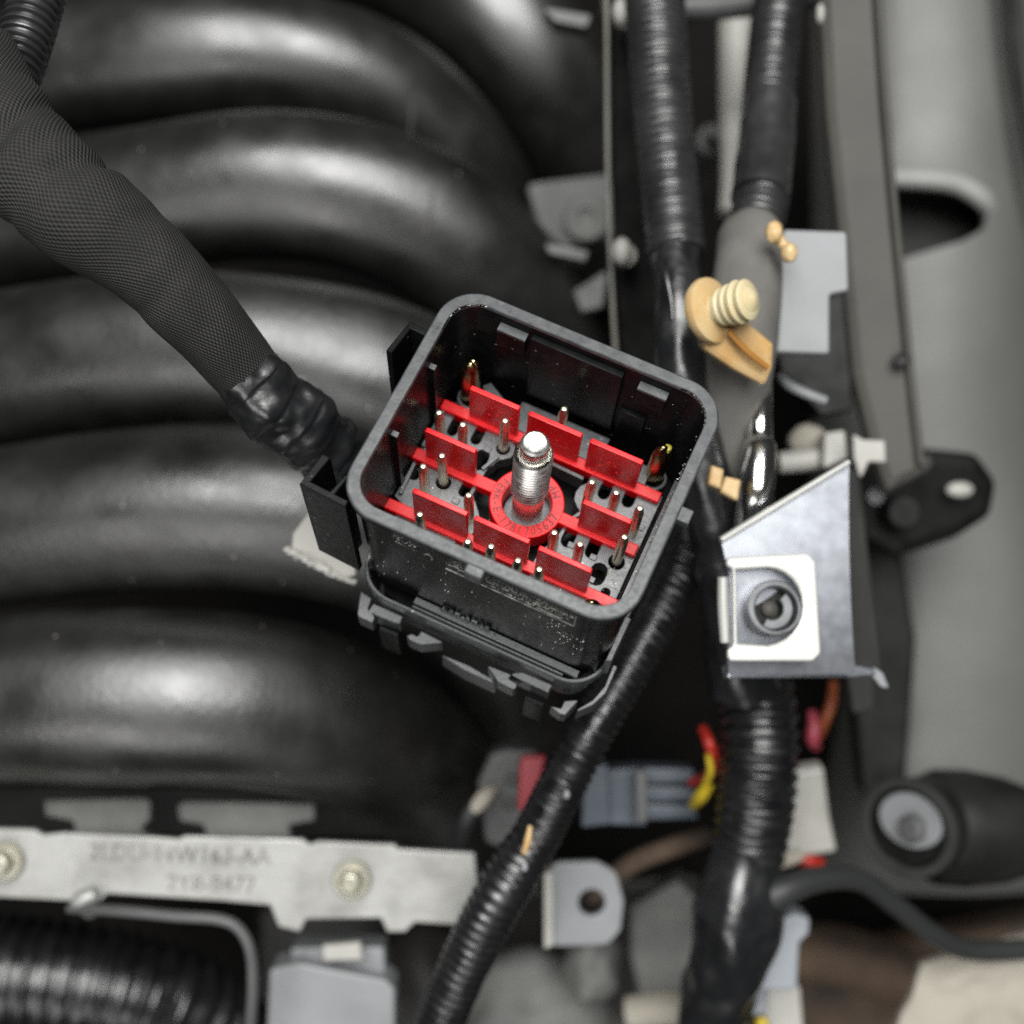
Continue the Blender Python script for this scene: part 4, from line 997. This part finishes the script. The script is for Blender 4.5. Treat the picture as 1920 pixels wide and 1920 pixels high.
lb.part('wire', ptube([(1425, 1908, -90, 1.6), (1432, 1930, -90, 1.8), (1440, 1990, -92, 1.6)], step=1, segs=12), 'wire_yellow', label='yellow wire')

# ------------------------------------------------------------------ fuel rail, hose, blocks along the bottom
fr = Thing('fuel_rail', 'bare aluminium rail plate with stamped part number and two bolts', 'rail', P(400, 1650, -110))
rl = fr.part('rail_plate', sheet([(-140, 1550), (62, 1556), (80, 1566), (120, 1562), (290, 1570), (332, 1574), (345, 1568), (566, 1574), (580, 1584), (596, 1578), (740, 1584), (746, 1592), (890, 1600), (896, 1655), (866, 1736), (778, 1730), (760, 1748), (726, 1748), (714, 1722), (574, 1724), (562, 1748), (522, 1738), (506, 1698), (420, 1690), (200, 1676), (186, 1692), (-140, 1676)], -84, 3.0, r=0.8, bev=0.6, normal=(0, 0.06, 1)), 'rail')
def onrail(body, px, py, size, rot):
    g = text(body, size, 0.25)
    m = basis((0, 0.06, 1), P(px, py, -84)) @ Matrix.Translation((0, 0, 0.05)) @ Matrix.Rotation(rot, 4, 'Z')
    return xf(g, m)
m84 = lambda px, py: -84 - (P(px, py, -84).y - P(400, 1650, -84).y) * 0.06
fr.part('stamped_number', join(onrail('2LDU-14W163-AA', 336, 1603, 6.4, -0.03), onrail('2Y8-8477', 396, 1658, 6.4, -0.03)), 'stamp', rl, smooth=False)
for x, y in ((8, 1614), (660, 1648)):
    b = fr.part('bolt', xf(lathe([(4.9, -1), (5.0, 0.6), (4.6, 1.0), (3.6, 1.1)], 28), TK(x, y, -83.4)), 'bolt')
    fr.part('bolt_head', xf(lathe([(3.3, 0.8), (3.3, 4.0), (2.6, 4.8), (0.1, 5.0)], 6), TK(x, y, -83.4)), 'bolt', b, bevel=0.5)
for pl in ([(80, 1500), (270, 1496), (282, 1502), (280, 1538), (262, 1556), (282, 1568), (140, 1566), (136, 1540), (84, 1530)], [(330, 1512), (345, 1502), (590, 1506), (590, 1540), (540, 1548), (548, 1574), (388, 1572), (380, 1548), (336, 1540)]):
    fr.part('mounting_ear', sheet(pl, -95, 6, r=1.2, bev=0.9, normal=(0, 0.15, 1)), 'casting')
fr.part('spigot', ptube([(170, 1706, -84, 2.2), (150, 1690, -80, 2.3), (180, 1676, -80, 2.0)], step=0.7, segs=14), 'rail')
single('wire_bail', 'thin grey wire bail bent round the ribbed hose', 'wire clip', ptube([(130, 1704, -80, 1.1), (220, 1708, -76, 1.4), (330, 1718, -75, 1.45), (410, 1724, -75, 1.45), (448, 1742, -75, 1.45), (470, 1785, -75, 1.45), (474, 1850, -76, 1.45), (470, 1920, -78, 1.45), (466, 2010, -82, 1.45)], step=0.8, segs=16), 'mid_grey')
single('ribbed_hose', 'glossy black wide ribbed hose in the bottom corner below the rail', 'hose', ptube([(-160, 1820, -112, 15.5), (20, 1830, -112, 15.5), (200, 1850, -114, 15.3), (340, 1890, -118, 14.5), (440, 1960, -126, 13.5)], step=0.5, segs=48, rfun=ribs(5.4, 0.06)), 'conduit')
gk = Thing('grey_plug_block', 'stepped light grey plug block below the rail', 'connector', P(620, 1860, -120))
gk.part('upper_step', sheet([(545, 1778), (720, 1776), (724, 1850), (545, 1850)], -92, 12, r=1, bev=0.8), 'grey_plastic')
gk.part('lower_body', sheet([(505, 1818), (560, 1806), (724, 1838), (740, 1856), (742, 2010), (496, 2010)], -89, 14, r=1.5, bev=1.0), 'grey_plastic')
gk.part('latch', sheet([(604, 1774), (676, 1768), (680, 1800), (606, 1802)], -87, 3, r=0.5, bev=0.5), 'white_plastic')
lgk = Thing('lug_bracket', 'rounded grey metal lug with a round hole by the diagonal conduit', 'bracket', P(1095, 1695, -110))
lgk.part('lug_face', sheet([(1030, 1618), (1120, 1616), (1156, 1636), (1170, 1690), (1164, 1745), (1140, 1772), (1026, 1776)], -92, 3, holes=[circle(1110, 1693, 25, 24)], r=4, bev=0.6, normal=(0.08, 0, 1)), 'grey_plastic')
lgk.part('folded_edge', sheet([(1020, 1640), (1036, 1632), (1038, 1774), (1020, 1780)], -88, 5, r=0.4, bev=0.4), 'white_plastic')
eb = Thing('engine_casting', 'rough grey cast engine block at the bottom edge', 'engine block', P(1100, 1850, -180))
eb.part('boss', pell(1000, 1920, -140, 26, 24, 16, 40, 24, 0.25, 2), 'casting')
eb.part('boss', pell(1112, 1806, -122, 8, 11, 8, 24, 14, 0.25, 5), 'casting')
eb.part('rib', sheet([(1180, 1700), (1270, 1650), (1310, 1690), (1310, 1850), (1200, 1880), (1180, 1790)], -128, 16, r=3, bev=1.8, normal=(-0.2, 0, 1)), 'casting')
eb.part('boss', pell(780, 1880, -150, 22, 26, 18, 32, 18, 0.2, 8), 'dark_casting')
eb.part('block', sheet([(480, 1700), (1320, 1640), (1320, 2050), (480, 2050)], -165, 30, r=6, bev=3), 'dark_casting')
single('pale_hose_end', 'pale worn hose end at the bottom edge by the blue plug', 'hose', ptube([(1180, 1900, -112, 4.6), (1260, 1892, -110, 4.8), (1350, 1900, -110, 4.6), (1400, 1960, -112, 4.6)], step=1.5, segs=22, rfun=lumpy(0.12, 0.08)), 'canvas')
sf = Thing('rusty_subframe', 'brown rusty subframe deep in the lower corner', 'subframe', P(1680, 1850, -220))
sf.part('beam', sheet([(1500, 1800), (2100, 1700), (2100, 2100), (1480, 2100)], -185, 20, r=6, bev=4), 'rust')
sf.part('cross_tube', ptube([(1490, 1790, -170, 9), (1600, 1800, -168, 9.5), (1760, 1860, -172, 9), (1900, 1960, -180, 9)], step=3, segs=28, rfun=lumpy(0.12, 0.05)), 'rust')
# crumpled cloth in the corner
def cloth():
    V, F = [], []
    nx, ny = 40, 40
    for j in range(ny + 1):
        for i in range(nx + 1):
            u, v = i / nx, j / ny
            px = 1650 + u * 420 + v * 90; py = 2010 - v * 190 - u * 130
            w = P(px, py, -100)
            q = Vector((w.x, w.y, 0)) * 0.05
            h = 3.2 * noise.noise(q) + 1.6 * noise.noise(q * 2.7 + Vector((3, 1, 0))) - 9 * max(0, v - 0.72) ** 1.2 - 7 * max(0, 0.22 - u)
            V.append((w.x, w.y, w.z + h * 1.4))
    for j in range(ny):
        for i in range(nx):
            a = j * (nx + 1) + i; F.append((a, a + 1, a + nx + 2, a + nx + 1))
    n = len(V)
    V += [(x, y, z - 3) for x, y, z in V]
    F += [tuple(reversed([i + n for i in f])) for f in F]
    edge = [i for i in range(nx + 1)] + [(j + 1) * (nx + 1) - 1 for j in range(1, ny + 1)] + [ny * (nx + 1) + i for i in range(nx - 1, -1, -1)] + [j * (nx + 1) for j in range(ny - 1, 0, -1)]
    for a, b in zip(edge, edge[1:] + edge[:1]): F.append((b, a, a + n, b + n))
    return V, F
single('shop_cloth', 'crumpled beige shop cloth in the bottom corner', 'cloth', cloth(), 'canvas')

single('brown_pipe', 'thin rusty brown pipe slanting below the blue-grey plug', 'pipe', ptube([(1110, 1680, -108, 2.6), (1180, 1622, -104, 2.8), (1250, 1592, -102, 2.8), (1330, 1566, -104, 2.6)], step=2, segs=16, rfun=lumpy(0.08, 0.2)), 'rust')
